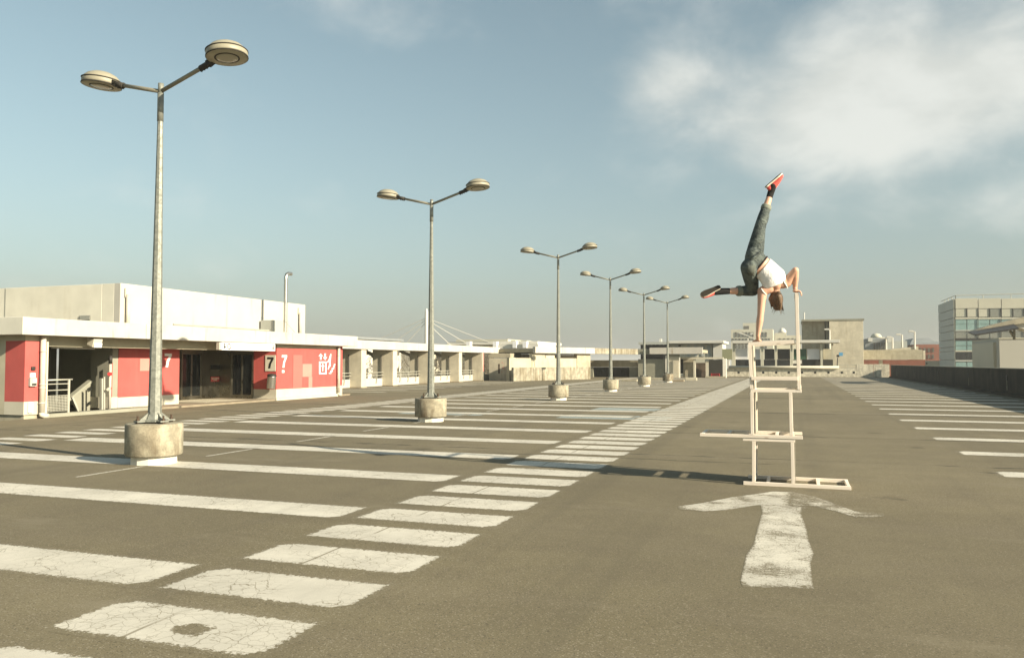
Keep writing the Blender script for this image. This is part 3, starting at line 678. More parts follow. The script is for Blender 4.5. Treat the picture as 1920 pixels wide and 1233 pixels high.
def text(s, name, mat, parent, loc, size, rot):
    cu = bpy.data.curves.new(name, 'FONT'); cu.body = s; cu.size = size; cu.extrude = .0015
    o = bpy.data.objects.new(name + '_tmp', cu); COL.objects.link(o)
    me = bpy.data.meshes.new_from_object(o.evaluated_get(bpy.context.evaluated_depsgraph_get())); bpy.data.objects.remove(o)
    me.materials.clear(); me.materials.append(MATS[mat]); n = bpy.data.objects.new(name, me); link(n, parent)
    n.location = Vector(loc) - wloc(parent); n.rotation_euler = rot; return n
text('accès centre', 'lettering', 'grey_print', hs, (SX + .003, a.y + L_ * .185, hz0 + .09), .17, (R(90), 0, R(90)))
sg = thing('level_sign', 'cream plate with a black seven on the dark red side wall', 'sign', (-21, FY0, 1.3))
a, b = PY(498, 665.5, FY0), PY(517, 695.5, FY0)
box('plate', 'cream_sign', sg, a.x, b.x, FY0 - .022, FY0 - .002, b.z, a.z, .003)
w_ = b.x - a.x; h_ = a.z - b.z
seven(lambda x, z: (a.x + w_ * .2 + x, FY0 - .0235, b.z + h_ * .17 + z), w_ * .62, h_ * .70, 'black_print', sg, (0, -.003, 0))
bn = thing('waste_bin', 'ribbed steel waste bin hung below the black seven', 'bin', (0, 0, 0))
c_ = PY(508, 716, FY0 - .25); bn.location = (c_.x, FY0 - .25, PY(508, 728, FY0 - .25).z)
hb = PY(508, 706, FY0 - .25).z - bn.location.z
prof = []
for i in range(13):
    z = hb * i / 12; prof += [(.168 + .012 * i / 12, z), (.176 + .012 * i / 12, z + hb / 30)]
MB().lathe(prof, 24).build('bin_body', 'steel_bin', bn, world=False)
MB().lathe([(.185, hb + .02), (.195, hb + .03), (.195, hb + .055), (.15, hb + .11), (.05, hb + .13)], 24).build('bin_lid', 'black_metal', bn, world=False)
MB().box(-.05, .05, .17, .247, hb * .5, hb * .9).build('bracket', 'black_metal', bn, world=False)
bn.rotation_euler = (0, R(5), 0)

# ------------------------------------------------------------------ colonnade along the deck edge
CXF = -25.5
cw = thing('colonnade', 'open concrete colonnade with a streaked white roof band', 'colonnade', (-26, 50, 0))
ce = 69.0
cuts = [33.9, 43, 52, 61, ce]
for i in range(4): box('roof_band', 'fascia_paint', cw, CXF - .25, CXF, cuts[i] + .004, cuts[i + 1] - .004, 2.43, 2.97, .012)
box('roof', 'concrete', cw, -28.3, CXF - .255, 33.9, ce, 2.50, 2.78)
cy_s = [38.9, 44.15, 48.35, 54.0, 59.7, 64.6]
cm = MB().box(-27.2, -25.62, 0, .62, 0, 2.495).build('column', 'concrete_pale', cw, .015)
cm.location = Vector((0, cy_s[0], 0)); 
for y in cy_s[1:]:
    o = cm.copy(); COL.objects.link(o); o.parent = cw; o.location = Vector((0, y, 0))
st = MB().box(-26.45, -25.58, -.03, .65, 0, .05).build('column_foot', 'tan_stone', cw); st.location = Vector((0, cy_s[0], 0))
for y in cy_s[1:]:
    o = st.copy(); COL.objects.link(o); o.parent = cw; o.location = Vector((0, y, 0))
rpm = MB().tube([(-26.5, -.05, .1), (-26.5, -.05, 2.1)], .03, 8).build('rain_pipe', 'black_metal', cw); rpm.location = Vector((0, cy_s[0], 0))
for y in cy_s[1:]:
    o = rpm.copy(); COL.objects.link(o); o.parent = cw; o.location = Vector((0, y, 0))
brm = MB().bar((-27.1, .3, 2.05), (-28.2, .3, 2.46), .2, .2).build('bracket', 'concrete', cw); brm.location = Vector((0, cy_s[0], 0))
for y in cy_s[1:]:
    o = brm.copy(); COL.objects.link(o); o.parent = cw; o.location = Vector((0, y, 0))
edges = [34.4] + cy_s + [ce]
for i in range(len(edges) - 1):
    y0 = edges[i] + (.625 if i else 0); y1 = edges[i + 1] - .005
    box('low_wall', 'white_wall', cw, -26.62, -26.42, y0, y1, 0, .52, .01)
    if y1 - y0 < 1: continue
    rg = thing('edge_railing', 'steel railing bolted to the low white wall, bay %s from the lift lobby' % ('one two three four five six seven'.split()[i]), 'railing', (-26.36, (y0 + y1) / 2, .2), 'railings along the colonnade')
    for z in (.72, .92): MB().tube([(-26.36, y0, z), (-26.36, y1, z)], .022, 8).build('rail', 'rail_paint', rg)
    n = max(2, int((y1 - y0) / 1.25))
    for k in range(n):
        y = y0 + (y1 - y0) * (k + .5) / n
        MB().bar((-26.36, y, .26), (-26.36, y, .92), .045, .03).build('post', 'rail_paint', rg)
        MB().box(-26.415, -26.35, y - .05, y + .05, .2, .32).build('foot_plate', 'rail_paint', rg)
p = PX(905, 711, -25.5); MB().tube([(-25.5, p.y, .0), (-25.5, p.y, 2.43)], .05, 10).build('rain_pipe', 'cream_base', cw)
MB().box(-25.62, -25.56, p.y + .3, p.y + .42, .8, 2.4).build('riser_cover', 'red_paint', cw)

# ------------------------------------------------------------------ side wing where the deck widens
A_ = G(962, 714.5); B_ = G(1107, 710.5); wd = (B_ - A_); wd.z = 0; wlen = wd.length; wd.normalize(); wn_ = Vector((wd.y, -wd.x, 0))
def wingbox(name, mat, parent, u0, u1, z0, z1, back=0.0, th=.4, bevel=0.0, d0=None, d1=None):
    pa = PV(u0, 700, A_ - wn_ * back, wn_) if d0 is None else A_ - wn_ * back + wd * d0
    pb = PV(u1, 700, A_ - wn_ * back, wn_) if d1 is None else A_ - wn_ * back + wd * d1
    pa.z = pb.z = z0; q = -wn_ * th
    return MB().prism([pa, pb, pb + q, pa + q], (0, 0, z1 - z0)).build(name, mat, parent, bevel)
def wz(v, u, back=0.0): return PV(u, v, A_ - wn_ * back, wn_).z
sw = thing('stained_wall', 'long waist-high concrete wall with dark vertical stains', 'wall', tuple(A_))
for u0, u1 in ((963, 1000), (1000.3, 1050), (1050.3, 1107)): wingbox('wall_panel', 'concrete_stained', sw, u0, u1, 0, 1.16, 0, .25, .01)
wg = thing('side_wing', 'low pale building behind the stained concrete wall', 'building', tuple(A_ - wn_ * 2))
wingbox('wall', 'render_beige', wg, 955, 1082, 0, 1.98, .8, .3)
wingbox('pillar', 'render_beige', wg, 998, 1022, 0, 2.4, .75, .35)
wingbox('pillar', 'concrete', wg, 1082, 1107, 0, 2.4, .75, .35)
wingbox('beam', 'concrete_pale', wg, 1023, 1040, 1.985, 2.4, .8, .3)
for u0, u1, mt in ((1004, 1055, 'fascia_paint'), (1055.3, 1098, 'fascia_paint'), (1098.3, 1116, 'fascia_paint'), (1116.3, 1196, 'concrete_stained')):
    wingbox('roof_band', mt, wg, u0, u1, 2.42, 2.98, .35, .3, .012)
wingbox('roof', 'concrete', wg, 1000, 1190, 2.5, 2.8, .66, 9)
wingbox('back_wall', 'far_white', wg, 960, 1080, 0, 2.4, 6, .3)
# service booth
bo = thing('service_booth', 'small plastered booth with a red graffiti scrawl on its side', 'booth', (-25.5, 68.6, 0))
by0 = 66.8; bx0, bx1 = xY(917, by0), xY(958.5, by0)
box('wall', 'concrete_pale', bo, bx0, bx1 - .15, by0, by0 + 3, 0, 1.98)
box('sunlit_side_wall', 'far_white', bo, bx1 - .149, bx1 + .15, by0 - .03, by0 + 3, 0, 2.02)  # whiter side slab: the sunlit face's brightness is put into its colour
box('ledge', 'concrete_pale', bo, xY(932, by0), bx1 - .152, by0 - .06, by0 - .001, 0, zY(701, 940, by0))
for u, v, w, h in ((934, 682, 3.2, 18), (941, 678, 1.2, 3), (944, 681, 2, 1), (943, 686, 1, 5), (946, 691, 2, 1.4), (940, 696, 2, 1.2), (942, 689, 1.2, 2.5)):
    rectY('graffiti', 'rust_brown' if w > 3 else 'red_patch', bo, u, v, u + w, v + h, by0 - .004, .003)
box('roof', 'concrete', bo, bx0 - .1, bx1 - .1, by0 + .05, by0 + 3, 2.03, 2.4)
# dark porch and grey walls further along
EY = 85.0
pw = thing('end_wing', 'grey porch building with dark shuttered openings at the end of the deck', 'building', (-14, EY, 0))
def E_(name, mat, u0, v0, u1, v1, d=0.0, th=.3, z0=None, z1=None): return rectY(name, mat, pw, u0, v0, u1, v1, EY + d, th, 0, z0, z1)
E_('wall', 'concrete', 1107, 675, 1196, 688, 0, .4)
E_('wall', 'concrete_grey', 1180, 688.2, 1196, 710, .02, .4, 0)
E_('wall', 'concrete_grey', 1107, 688.2, 1112, 710, .02, .4, 0)
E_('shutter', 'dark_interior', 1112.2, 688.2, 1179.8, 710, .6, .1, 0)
for i in range(7): E_('shutter_rib', 'black_metal', 1115 + i * 9.5, 688.5, 1117 + i * 9.5, 710, .56, .035, 0)
E_('wall', 'concrete_grey', 1196.3, 673, 1248, 709, -.6, .4, 0)
E_('window_strip', 'dark_glass', 1203, 664, 1245, 672.8, .2, .1)
E_('pillar', 'foot_white', 1247.5, 666, 1250, 709, -.9, .25, 0)
E_('wall', 'concrete_pale', 1254, 669, 1273, 709, -.8, .4, 0)
E_('lintel', 'concrete_grey', 1252, 664, 1274, 668.8, -.8, .4)
E_('pillar', 'foot_white', 1273.2, 670, 1275, 713, -1.2, .2, 0)
E_('wall', 'concrete', 1281, 672, 1303, 709, .8, .3, 0)
E_('pillar', 'cream_base', 1300, 672, 1304, 709, .2, .3, 0)
E_('opening', 'dark_interior', 1274, 672, 1282, 700, 1.2, .1)  # solid dark slab, the shade of the gap put into its colour
E_('shed', 'rust_brown', 1305, 680, 1323, 709, 1.2, 1.5, 0)
E_('pillar', 'cream_base', 1323, 676, 1328.5, 709, .3, .3, 0)
E_('opening', 'dark_interior', 1329, 674, 1355, 706, 1.6, .2, 0)  # dark back slab, coloured near black in place of deep shade
E_('lintel', 'cream_base', 1273, 669.5, 1356, 672.8, .1, .4)
E_('pillar', 'foot_white', 1355, 672, 1362, 708, 0, .5, 0)
E_('roof_band', 'fascia_paint', 1218, 651.5, 1252, 663.3, -1.2, .3)
E_('roof_band', 'fascia_paint', 1252.3, 651, 1317, 663, -1.2, .3)
E_('roof_band', 'concrete_stained', 1160, 654, 1195, 664, -.9, .3)
E_('roof_band', 'concrete_grey', 1195.3, 654, 1217.6, 664, -.9, .3)
E_('roof', 'concrete', 1112, 656, 1316, 661, -.5, 6)
# red bench / skip inside the opening, kerb blocks on the deck
rb_ = thing('red_box', 'low red box on the floor of the dark opening', 'box', tuple(PY(1340, 705, EY + .4)))
rectY('box_wall', 'bright_red', rb_, 1333, 699.5, 1348.5, 705, EY + .3, .06, 0, .02); a, b = PY(1333, 700, EY + .3), PY(1348.5, 705, EY + .3)
box('box_wall', 'bright_red', rb_, a.x, b.x, EY + 1.0, EY + 1.06, .02, a.z); box('box_wall', 'bright_red', rb_, a.x, a.x + .05, EY + .361, EY + .999, .02, a.z)
box('box_wall', 'bright_red', rb_, b.x - .05, b.x, EY + .361, EY + .999, .02, a.z); box('box_floor', 'bright_red', rb_, a.x + .051, b.x - .051, EY + .361, EY + .999, .02, .06)
for i, (u0, u1, v, lab, mt) in enumerate(((1165, 1196, 714.5, 'low concrete kerb block in front of the dark shutter', 'concrete'), (1222, 1243, 711.5, 'low concrete kerb block in front of the grey shaded wall', 'concrete'),
        (1262, 1283, 715.0, 'brown kerb block at the foot of the white pillar', 'tan_stone'), (1285, 1307, 713, 'pale kerb block lying loose on the asphalt', 'concrete_pale'), (1322, 1362, 708, 'long grey kerb before the dark opening', 'concrete'))):
    a = G(u0, v); b = G(u1, v); yy = min(a.y, b.y); m = MB()
    m.prism([(a.x, yy, 0), (b.x, yy, 0), (b.x, yy + .5, 0), (a.x, yy + .5, 0)], (0, 0, .16 if i != 3 else .26)); tag(m.build('kerb_block', mt, None, .02), lab, 'kerb')

# ------------------------------------------------------------------ parapets
PXR = 9.78
for i in range(9):
    y0 = -28 + i * 13.6; y1 = min(y0 + 13.59, 93.2)
    if i < 2: continue
par = thing('parapet_wall', 'long dark stained concrete parapet along the sunny edge', 'wall', (PXR + .12, 45, 0))
ys = [-28, -12, 4, 20, 36, 52, 68, 84, 93.2]
for i in range(8):
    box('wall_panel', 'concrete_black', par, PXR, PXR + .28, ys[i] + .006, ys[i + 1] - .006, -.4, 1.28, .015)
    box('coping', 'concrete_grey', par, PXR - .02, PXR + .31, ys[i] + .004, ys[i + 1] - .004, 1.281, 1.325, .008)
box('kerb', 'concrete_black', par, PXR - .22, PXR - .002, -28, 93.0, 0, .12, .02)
for y in (34, 44.5, 53.5, 64, 76, 88):
    box('drain_hole', 'black_print', par, PXR - .02, PXR - .001, y - .12, y + .12, .72, .98)
    box('lime_streak', 'concrete_stained', par, PXR - .012, PXR - .001, y - .05, y + .06, .25, .715)
FYW = 93.5
fw = thing('end_parapet', 'blotched white parapet with a row of drain holes', 'wall', (1, FYW, 0))
for u0, u1 in ((1362, 1404), (1404.2, 1452), (1452.2, 1502), (1502.2, 1552), (1552.2, 1606)): rectY('wall_panel', 'blotched_white', fw, u0, 691, u1, 707, FYW, .3, .01, 0)
rectY('wall_panel', 'blotched_white', fw, 1606.3, 682.5, 1638, 707, FYW, .3, .01, 0); rectY('wall_panel', 'blotched_white', fw, 1638.3, 682.5, 1668, 707, FYW, .3, .01, 0)
a, b = PY(1366, 688, FYW - .1), PY(1573, 688, FYW - .1)
MB().tube([(a.x, FYW - .12, a.z), (b.x, FYW - .12, a.z)], .16, 12).build('guard_tube', 'cream_base', fw)
for u in (1385, 1431, 1455.5, 1479, 1504, 1528.5, 1553.5, 1578.5, 1601): rectY('drain_hole', 'black_print', fw, u - 2, 696, u + 2, 700, FYW - .01, .008)
m = thing('thin_rail', 'thin grey handrail on the end parapet beside the blue sign', 'railing', tuple(PY(1590, 690, FYW)))
for v in (684, 690): MB().tube([PY(1573.5, v, FYW + .1), PY(1605, v, FYW + .1)], .025, 6).build('rail', 'rail_paint', m)
for u in (1574, 1590, 1605): MB().tube([PY(u, 684, FYW + .1), PY(u, 692, FYW + .1)], .025, 6).build('post', 'rail_paint', m)

# ------------------------------------------------------------------ shelter behind the end parapet
SY = 97.0
sh = thing('ramp_shelter', 'flat roofed shelter with white, black and green panels behind the parapet', 'shelter', tuple(PY(1470, 690, SY)))
def S_(name, mat, u0, v0, u1, v1, d=0.0, th=.2): return rectY(name, mat, sh, u0, v0, u1, v1, SY + d, th)
rectY('roof', 'far_white', sh, 1373, 638.5, 1575, 642, SY - .6, 4.5, .02)
for u0, u1 in ((1373.5, 1378.5), (1427, 1431.5), (1452.8, 1457), (1482, 1486.5), (1538, 1543)): S_('post', 'far_pale', u0, 642.2, u1, 692, 0, .3)
S_('post', 'far_pale', 1559, 644, 1563, 692, 2.5, .3)
S_('panel', 'panel_white', 1379, 654, 1401.5, 673.5, .35, .1); S_('panel', 'panel_white', 1411, 654, 1425, 673.5, .35, .1)
S_('panel', 'black_metal', 1433.5, 654, 1452.3, 673.5, .35, .1); S_('panel', 'black_metal', 1457.5, 654, 1481.5, 673.5, .35, .1)
S_('panel', 'shutter_green', 1488, 654, 1512, 673.5, .35, .1); S_('panel', 'panel_white', 1513.5, 654, 1537, 673.5, .35, .1)
S_('panel', 'render_beige', 1543.5, 654, 1559, 673.5, .35, .1)
S_('lower_panel', 'dark_glass', 1379, 673.8, 1426.5, 692, .5, .1); S_('lower_panel', 'dark_glass', 1432, 673.8, 1481.5, 692, .5, .1)
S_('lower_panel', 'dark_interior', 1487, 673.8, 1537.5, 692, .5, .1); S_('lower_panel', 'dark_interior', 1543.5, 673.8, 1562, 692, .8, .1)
S_('plate', 'far_white', 1487, 675, 1503.5, 681.5, .2, .05)
S_('floor', 'concrete', 1366, 690, 1575, 694, -1, 6)
ol = thing('olive_screen', 'plain olive screen panel beside the shelter', 'screen', tuple(PY(1363, 674, SY)))
rectY('panel', 'olive_panel', ol, 1354, 654, 1373, 674, SY - .3, .15); rectY('post', 'far_white', ol, 1361, 674.2, 1368, 708, SY - .3, .4, 0, -1)
bk = thing('stair_tower', 'plain pale concrete stair tower behind the shelter', 'building', tuple(PY(1560, 690, 103)))
rectY('wall', 'concrete_pale', bk, 1554.5, 600, 1620, 700, 103, 8, .02, -9)
rectY('wall', 'concrete', bk, 1504, 600.5, 1548, 700, 104.0, 7, .02, -9); rectY('joint', 'concrete_grey', bk, 1548.2, 600.5, 1554.2, 700, 103.6, 7, 0, -9)
rectY('cap', 'concrete_grey', bk, 1503, 599, 1620.5, 600.4, 103 - .05, 8.1)
p = PY(1508, 600, 106); MB().tube([p, p + Vector((0, 0, .95))], .07, 8).build('mast', 'far_white', bk)
def pole_lamp(name, label, u, vb, vt, Y, arm, group=None):
    a, b = PY(u, vb, Y), PY(u, vt, Y); t_ = thing(name, label, 'street lamp', tuple(a), group)
    MB().tube([a, b], [.12, .08], 8).build('pole', 'far_white', t_)
    e = b + Vector((arm, 0, .05)); MB().bar(b, e, .1, .12).build('arm', 'far_white', t_); MB().box(min(e.x, e.x - arm * .3) - .25, e.x + .25, e.y - .2, e.y + .2, e.z - .08, e.z + .1).build('lamp_head', 'far_white', t_, .02)
pole_lamp('small_lamp', 'small white lamp post before the stair tower', 1555.5, 654, 618, 102.5, -.35)
sgn = thing('blue_sign', 'small blue sign on a thin pole by the end parapet', 'sign', tuple(PY(1570, 692, 95)))
MB().tube([PY(1569.5, 692, 95), PY(1570.5, 670, 95)], .05, 8).build('pole', 'black_metal', sgn)
rectY('bracket', 'black_metal', sgn, 1568.5, 665, 1574, 669, 94.95, .1); rectY('plate', 'blue_sign', sgn, 1573, 660.5, 1580.5, 667, 94.85, .06, .01)

# ------------------------------------------------------------------ ramp and far buildings on the right
rp = thing('ramp_bridge', 'concrete ramp bridge crossing behind the end of the deck', 'bridge', tuple(PY(1680, 674, 108)))
rectY('beam', 'concrete', rp, 1600, 656, 1730, 674, 108, .6, .02); rectY('beam', 'concrete_pale', rp, 1730.2, 657, 1735, 674, 108, 9, .02); rectY('slab', 'concrete', rp, 1600, 667, 1730, 672, 108.7, 8)
q = [PY(1660, 655.5, 112), PY(1722, 649, 112), PY(1722, 655.5, 112)]; MB().prism(q, (0, 1.5, 0)).build('ramp', 'concrete_pale', rp)
rectY('pier', 'far_white', rp, 1649, 675, 1655, 686, 110, 1, 0, -9)
rectY('underpass', 'brick_far', rp, 1618, 674.5, 1735, 690, 122, .5, 0, -9)
for u, vb, vt, n in ((1661.5, 655, 634, 'shortest'), (1673.5, 653, 632.5, 'second'), (1691.5, 651, 627.5, 'third'), (1715, 654, 621.5, 'tallest')):
    pole_lamp('bridge_lamp', 'white lamp post on the ramp bridge, the %s one counted from the stair tower' % n, u, vb, vt, 112, -.45, 'lamps on the ramp bridge')
gb = thing('grey_hall', 'dark grey roofed hall beyond the ramp bridge', 'building', tuple(PY(1660, 674, 190)))
rectY('wall', 'grey_roof', gb, 1622, 635, 1662, 690, 190, 30, 0, CITY); rectY('wall', 'clad_grey', gb, 1662.3, 639, 1702, 690, 195, 30, 0, CITY)
rectY('roof_unit', 'far_white', gb, 1628, 633, 1636, 640, 188, 2); rectY('roof_unit', 'far_white', gb, 1664, 634, 1674, 641, 188, 2)
for i in range(5): rectY('window', 'far_window', gb, 1638 + i * 4.6, 642, 1641.6 + i * 4.6, 656, 189.8, .19)
p = PY(1643, 633, 196); MB().lathe([(1.2, 0), (1.1, .4), (.8, .8), (.2, 1.0)], 16, tuple(p)).build('dome', 'far_pale', gb)
rk = thing('brick_block', 'red brick building with a dark pitched roof beyond the ramp', 'building', tuple(PY(1740, 676, 210)))
rectY('wall', 'brick_far', rk, 1717, 645.5, 1765, 690, 210, 20, 0, CITY)
MB().prism([PY(1706, 646, 212), PY(1712, 634, 218), PY(1742, 634, 218), PY(1752, 640, 216), PY(1765, 640, 216), PY(1765, 645.4, 212)], (0, 14, 0)).build('roof', 'grey_roof', rk)
for i in range(4): rectY('window', 'far_window', rk, 1724 + i * 8, 652, 1727.5 + i * 8, 660, 209.85, .14)
for i in range(4): rectY('window', 'far_window', rk, 1724 + i * 8, 664, 1727.5 + i * 8, 672, 209.85, .14)
pr = thing('pale_terrace', 'pale low house wall showing between the brick block and the parapet', 'building', tuple(PY(1735, 684, 150)))
rectY('wall', 'far_pale', pr, 1700, 676, 1762, 692, 150, 10, 0, CITY)
for u in (1720, 1728, 1736): rectY('window', 'far_window', pr, u, 679, u + 3, 683, 149.85, .14)
# office block
OY = 134.0; oc = PY(1789.5, 600, OY); oy1 = PX(1760.5, 640, oc.x).y
ob = thing('office_block', 'glass and panel office block with a thin roof railing', 'building', (oc.x + 15, OY + 10, CITY))
K = lambda x, y: (1760 + x * .13793, 530 + y * .13793)
def og(name, mat, x0, y0, x1, y1, d=0.0, th=.2, bevel=0):
    (u0, v0), (u1, v1) = K(x0, y0), K(x1, y1); return rectY(name, mat, ob, u0, v0, u1, v1, OY - d, th, bevel)
zt_o = PY(*K(220, 215), OY).z; zb_o = CITY
x1_o = PY(*K(1900, 500), OY).x
box('core', 'clad_grey', ob, oc.x + .25, x1_o, OY + .25, oy1 - .05, zb_o, zt_o - .3)
cols = [225, 535, 850, 1165, 1480, 1795]
for i in range(5):
    og('panel', 'clad_panel', cols[i] + 3, 215, cols[i + 1] - 3, 345, 0, .2, .02)
    for j in range(2):
        xa = cols[i] + j * 157; og('window', ['blind_glass', 'clad_panel', 'clad_panel', 'pale_glass', 'blind_glass', 'pale_glass'][(2 * i + j) % 6], xa + 8, 355, xa + 150, 460, -.05, .1)
        og('mullion', 'black_metal', xa + 150, 347, xa + 158, 470, .02, .15)
    og('sill', 'clad_panel', cols[i] + 3, 472, cols[i + 1] - 3, 490, .03, .2)
    for y0, y1, mt in ((493, 560, 'teal_glass'), (566, 640, 'teal_glass'), (655, 752, 'pale_glass'), (785, 850, 'teal_glass'), (858, 915, 'teal_glass'), (940, 1045, 'dark_glass'), (1075, 1145, 'teal_glass')):
        for j in range(2):
            xa = cols[i] + j * 157; og('pane', mt, xa + 6, y0, xa + 153, y1, -.05, .1)
    for y0, y1, mt in ((641, 652, 'clad_grey'), (755, 778, 'black_metal'), (918, 936, 'clad_panel'), (1048, 1070, 'clad_grey'), (1148, 1165, 'clad_panel')): og('transom', mt, cols[i] + 3, y0, cols[i + 1] - 3, y1, .03, .2)
    og('mullion', 'far_white', cols[i + 1] - 8, 493, cols[i + 1] + 8, 1150, .06, .25)
og('corner_trim', 'clad_panel', 200, 215, 224, 1165, .04, .25)
zs = [PX(1789, 530 + y * .13793, oc.x).z for y in (213, 355, 475, 565, 650, 770, 870, 930, 1045, 1170)]
for i in range(9):
    for y0, y1 in ((OY + .26, OY + 2.4), (OY + 2.43, oy1)): box('side_panel', 'clad_grey', ob, oc.x, oc.x + .22, y0, y1, zs[i + 1] + .04, zs[i] - .04, .02)
rz = PY(*K(300, 168), OY).z
MB().tube([(oc.x + .3, oy1 - 1, rz), (oc.x + .3, OY + .4, rz), (x1_o, OY + .4, rz)], .06, 6).build('roof_rail', 'rail_paint', ob)
for i in range(9): x = oc.x + .3 + i * 3.6; MB().tube([(x, OY + .4, zt_o - .4), (x, OY + .4, rz)], .05, 6).build('rail_post', 'rail_paint', ob)
for i in range(4): y = OY + .4 + i * 3; MB().tube([(oc.x + .3, y, zt_o - .4), (oc.x + .3, y, rz)], .05, 6).build('rail_post', 'rail_paint', ob)
# grey annexe and its canopy
an = thing('grey_annexe', 'smooth grey windowless annexe beyond the dark parapet', 'building', tuple(PY(1900, 690, 72)))
rectY('wall', 'wall_grey_smooth', an, 1873, 634.5, 1990, 720, 72, 10, .02, CITY); rectY('coping', 'far_pale', an, 1872.5, 633, 1990, 634.4, 71.95, 10)
rectY('side_wall', 'clad_panel', an, 1862, 641, 1872.4, 720, 73, 8, 0, CITY)
cp = thing('canopy', 'angular canopy with a dark underside over the grey annexe', 'canopy', tuple(PY(1880, 620, 66)))
q = [PY(u, v, 66) for u, v in ((1815.5, 624), (1850, 612), (1880, 604), (1920, 594), (1975, 580), (1975, 594), (1901, 609.2))]
MB().prism(q, (0, 3.0, 0)).build('fascia', 'concrete', cp)
q = [PY(1815.5, 624.3, 65.99), PY(1901, 609.6, 65.99), PY(1910, 617, 62.5), PY(1828, 629.3, 62.5)]; MB().prism(q, (0, 0, .10)).build('soffit', 'black_metal', cp)
q = [PY(u, v, 66.4) for u, v in ((1901.5, 611), (1920, 604), (1975, 592), (1975, 636), (1938, 622), (1921, 617))]; MB().prism(q, (0, 2, 0)).build('gable', 'far_white', cp)
MB().bar(PY(1894, 620, 68), PY(1901, 631, 68.5), .12, .2).build('brace', 'concrete_grey', cp); MB().bar(PY(1901.5, 618, 68.2), PY(1901.5, 637, 68.2), .15, .15).build('brace', 'concrete_grey', cp)

# ------------------------------------------------------------------ far middle: white pavilion, flats
wp = thing('white_pavilion', 'long white pavilion with a bright roof edge behind the end wing', 'building', tuple(PY(1300, 676, 112)))
VY = 112
rectY('roof', 'far_white', wp, 1254, 639, 1357, 643, VY - 1, 9, .03); rectY('roof', 'clad_grey', wp, 1197, 641, 1253.6, 645.5, VY - 1, 9)
rectY('wall', 'far_pale', wp, 1254, 643.2, 1336, 690, VY + .3, 6, 0, CITY); rectY('end_wall', 'far_white', wp, 1337, 643.2, 1355, 690, VY, 6, 0, CITY)
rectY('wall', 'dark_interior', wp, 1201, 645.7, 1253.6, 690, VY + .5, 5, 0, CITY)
for i in range(5): rectY('down_light', 'far_white', wp, 1213.5 + i * 7.5, 645, 1215 + i * 7.5, 646.6, VY - .6, .2)
for u in (1266, 1289, 1302, 1315, 1326): rectY('window', 'clad_grey', wp, u, 646, u + 5.5, 668, VY + .2, .09)
rectY('window', 'black_metal', wp, 1272, 646.5, 1276.5, 649.5, VY + .2, .09)
rectY('flue', 'far_white', wp, 1236, 635, 1240.5, 640.9, VY + 1, .4)
TY = 330.0
ap = thing('flats_block', 'pale stepped block of flats with dark square windows', 'building', tuple(PY(1410, 690, TY)))
rectY('wall', 'far_pale', ap, 1370.5, 617.5, 1450, 690, TY, 14, 0, CITY); rectY('tower', 'far_pale', ap, 1393, 605.5, 1422, 617.3, TY + 1, 12)
rectY('window', 'far_window', ap, 1395, 611, 1404.5, 617, TY + .8, .15)
for u in (1378, 1384.5, 1391, 1397.3, 1403.5, 1409.6, 1428, 1434.5):
    rectY('window', 'far_window', ap, u, 622.5, u + 3.4, 631.5, TY - .2, .15); rectY('window', 'far_window', ap, u, 634, u + 3.4, 638, TY - .2, .15); rectY('window', 'far_window', ap, u, 645, u + 3.4, 653, TY - .2, .15)
for u in (1372.3, 1440.6): rectY('window', 'far_window', ap, u, 634, u + 3, 638, TY - .2, .15)
ap2 = thing('pale_flats', 'low pale flats in a row beside the stepped block', 'building', tuple(PY(1475, 690, TY + 20)))
rectY('wall', 'far_pale', ap2, 1446, 629, 1503, 690, TY + 15, 14, 0, CITY); rectY('wall', 'far_pale', ap2, 1452, 624, 1474, 628.8, TY + 17, 10)
p = PY(1467, 624, TY + 20); MB().lathe([(1.6, 0), (1.5, .9), (.8, 1.8), (.2, 2.1)], 14, tuple(p)).build('dome', 'far_white', ap2)
for u in (1460, 1468, 1476, 1484, 1492): rectY('window', 'far_window', ap2, u, 634, u + 4, 636.5, TY + 14.8, .15)
tl = thing('twin_street_lamp', 'white street lamp with two slanted heads before the flats', 'street lamp', tuple(PY(1400, 640, 130)))
MB().tube([PY(1402, 700, 130), PY(1402, 627, 130)], .1, 8).build('pole', 'far_white', tl)
for u0, v0, u1, v1 in ((1415, 635, 1393, 625.5), (1402, 628, 1411.5, 625)): MB().bar(PY(u0, v0, 130), PY(u1, v1, 130), .3, .16).build('arm', 'far_white', tl)
MB().bar(PY(1393, 625.5, 130), PY(1385, 623.5, 130), .5, .22).build('lamp_head', 'far_white', tl); MB().bar(PY(1407, 626.5, 130), PY(1412, 624.5, 130), .5, .22).build('lamp_head', 'far_white', tl)

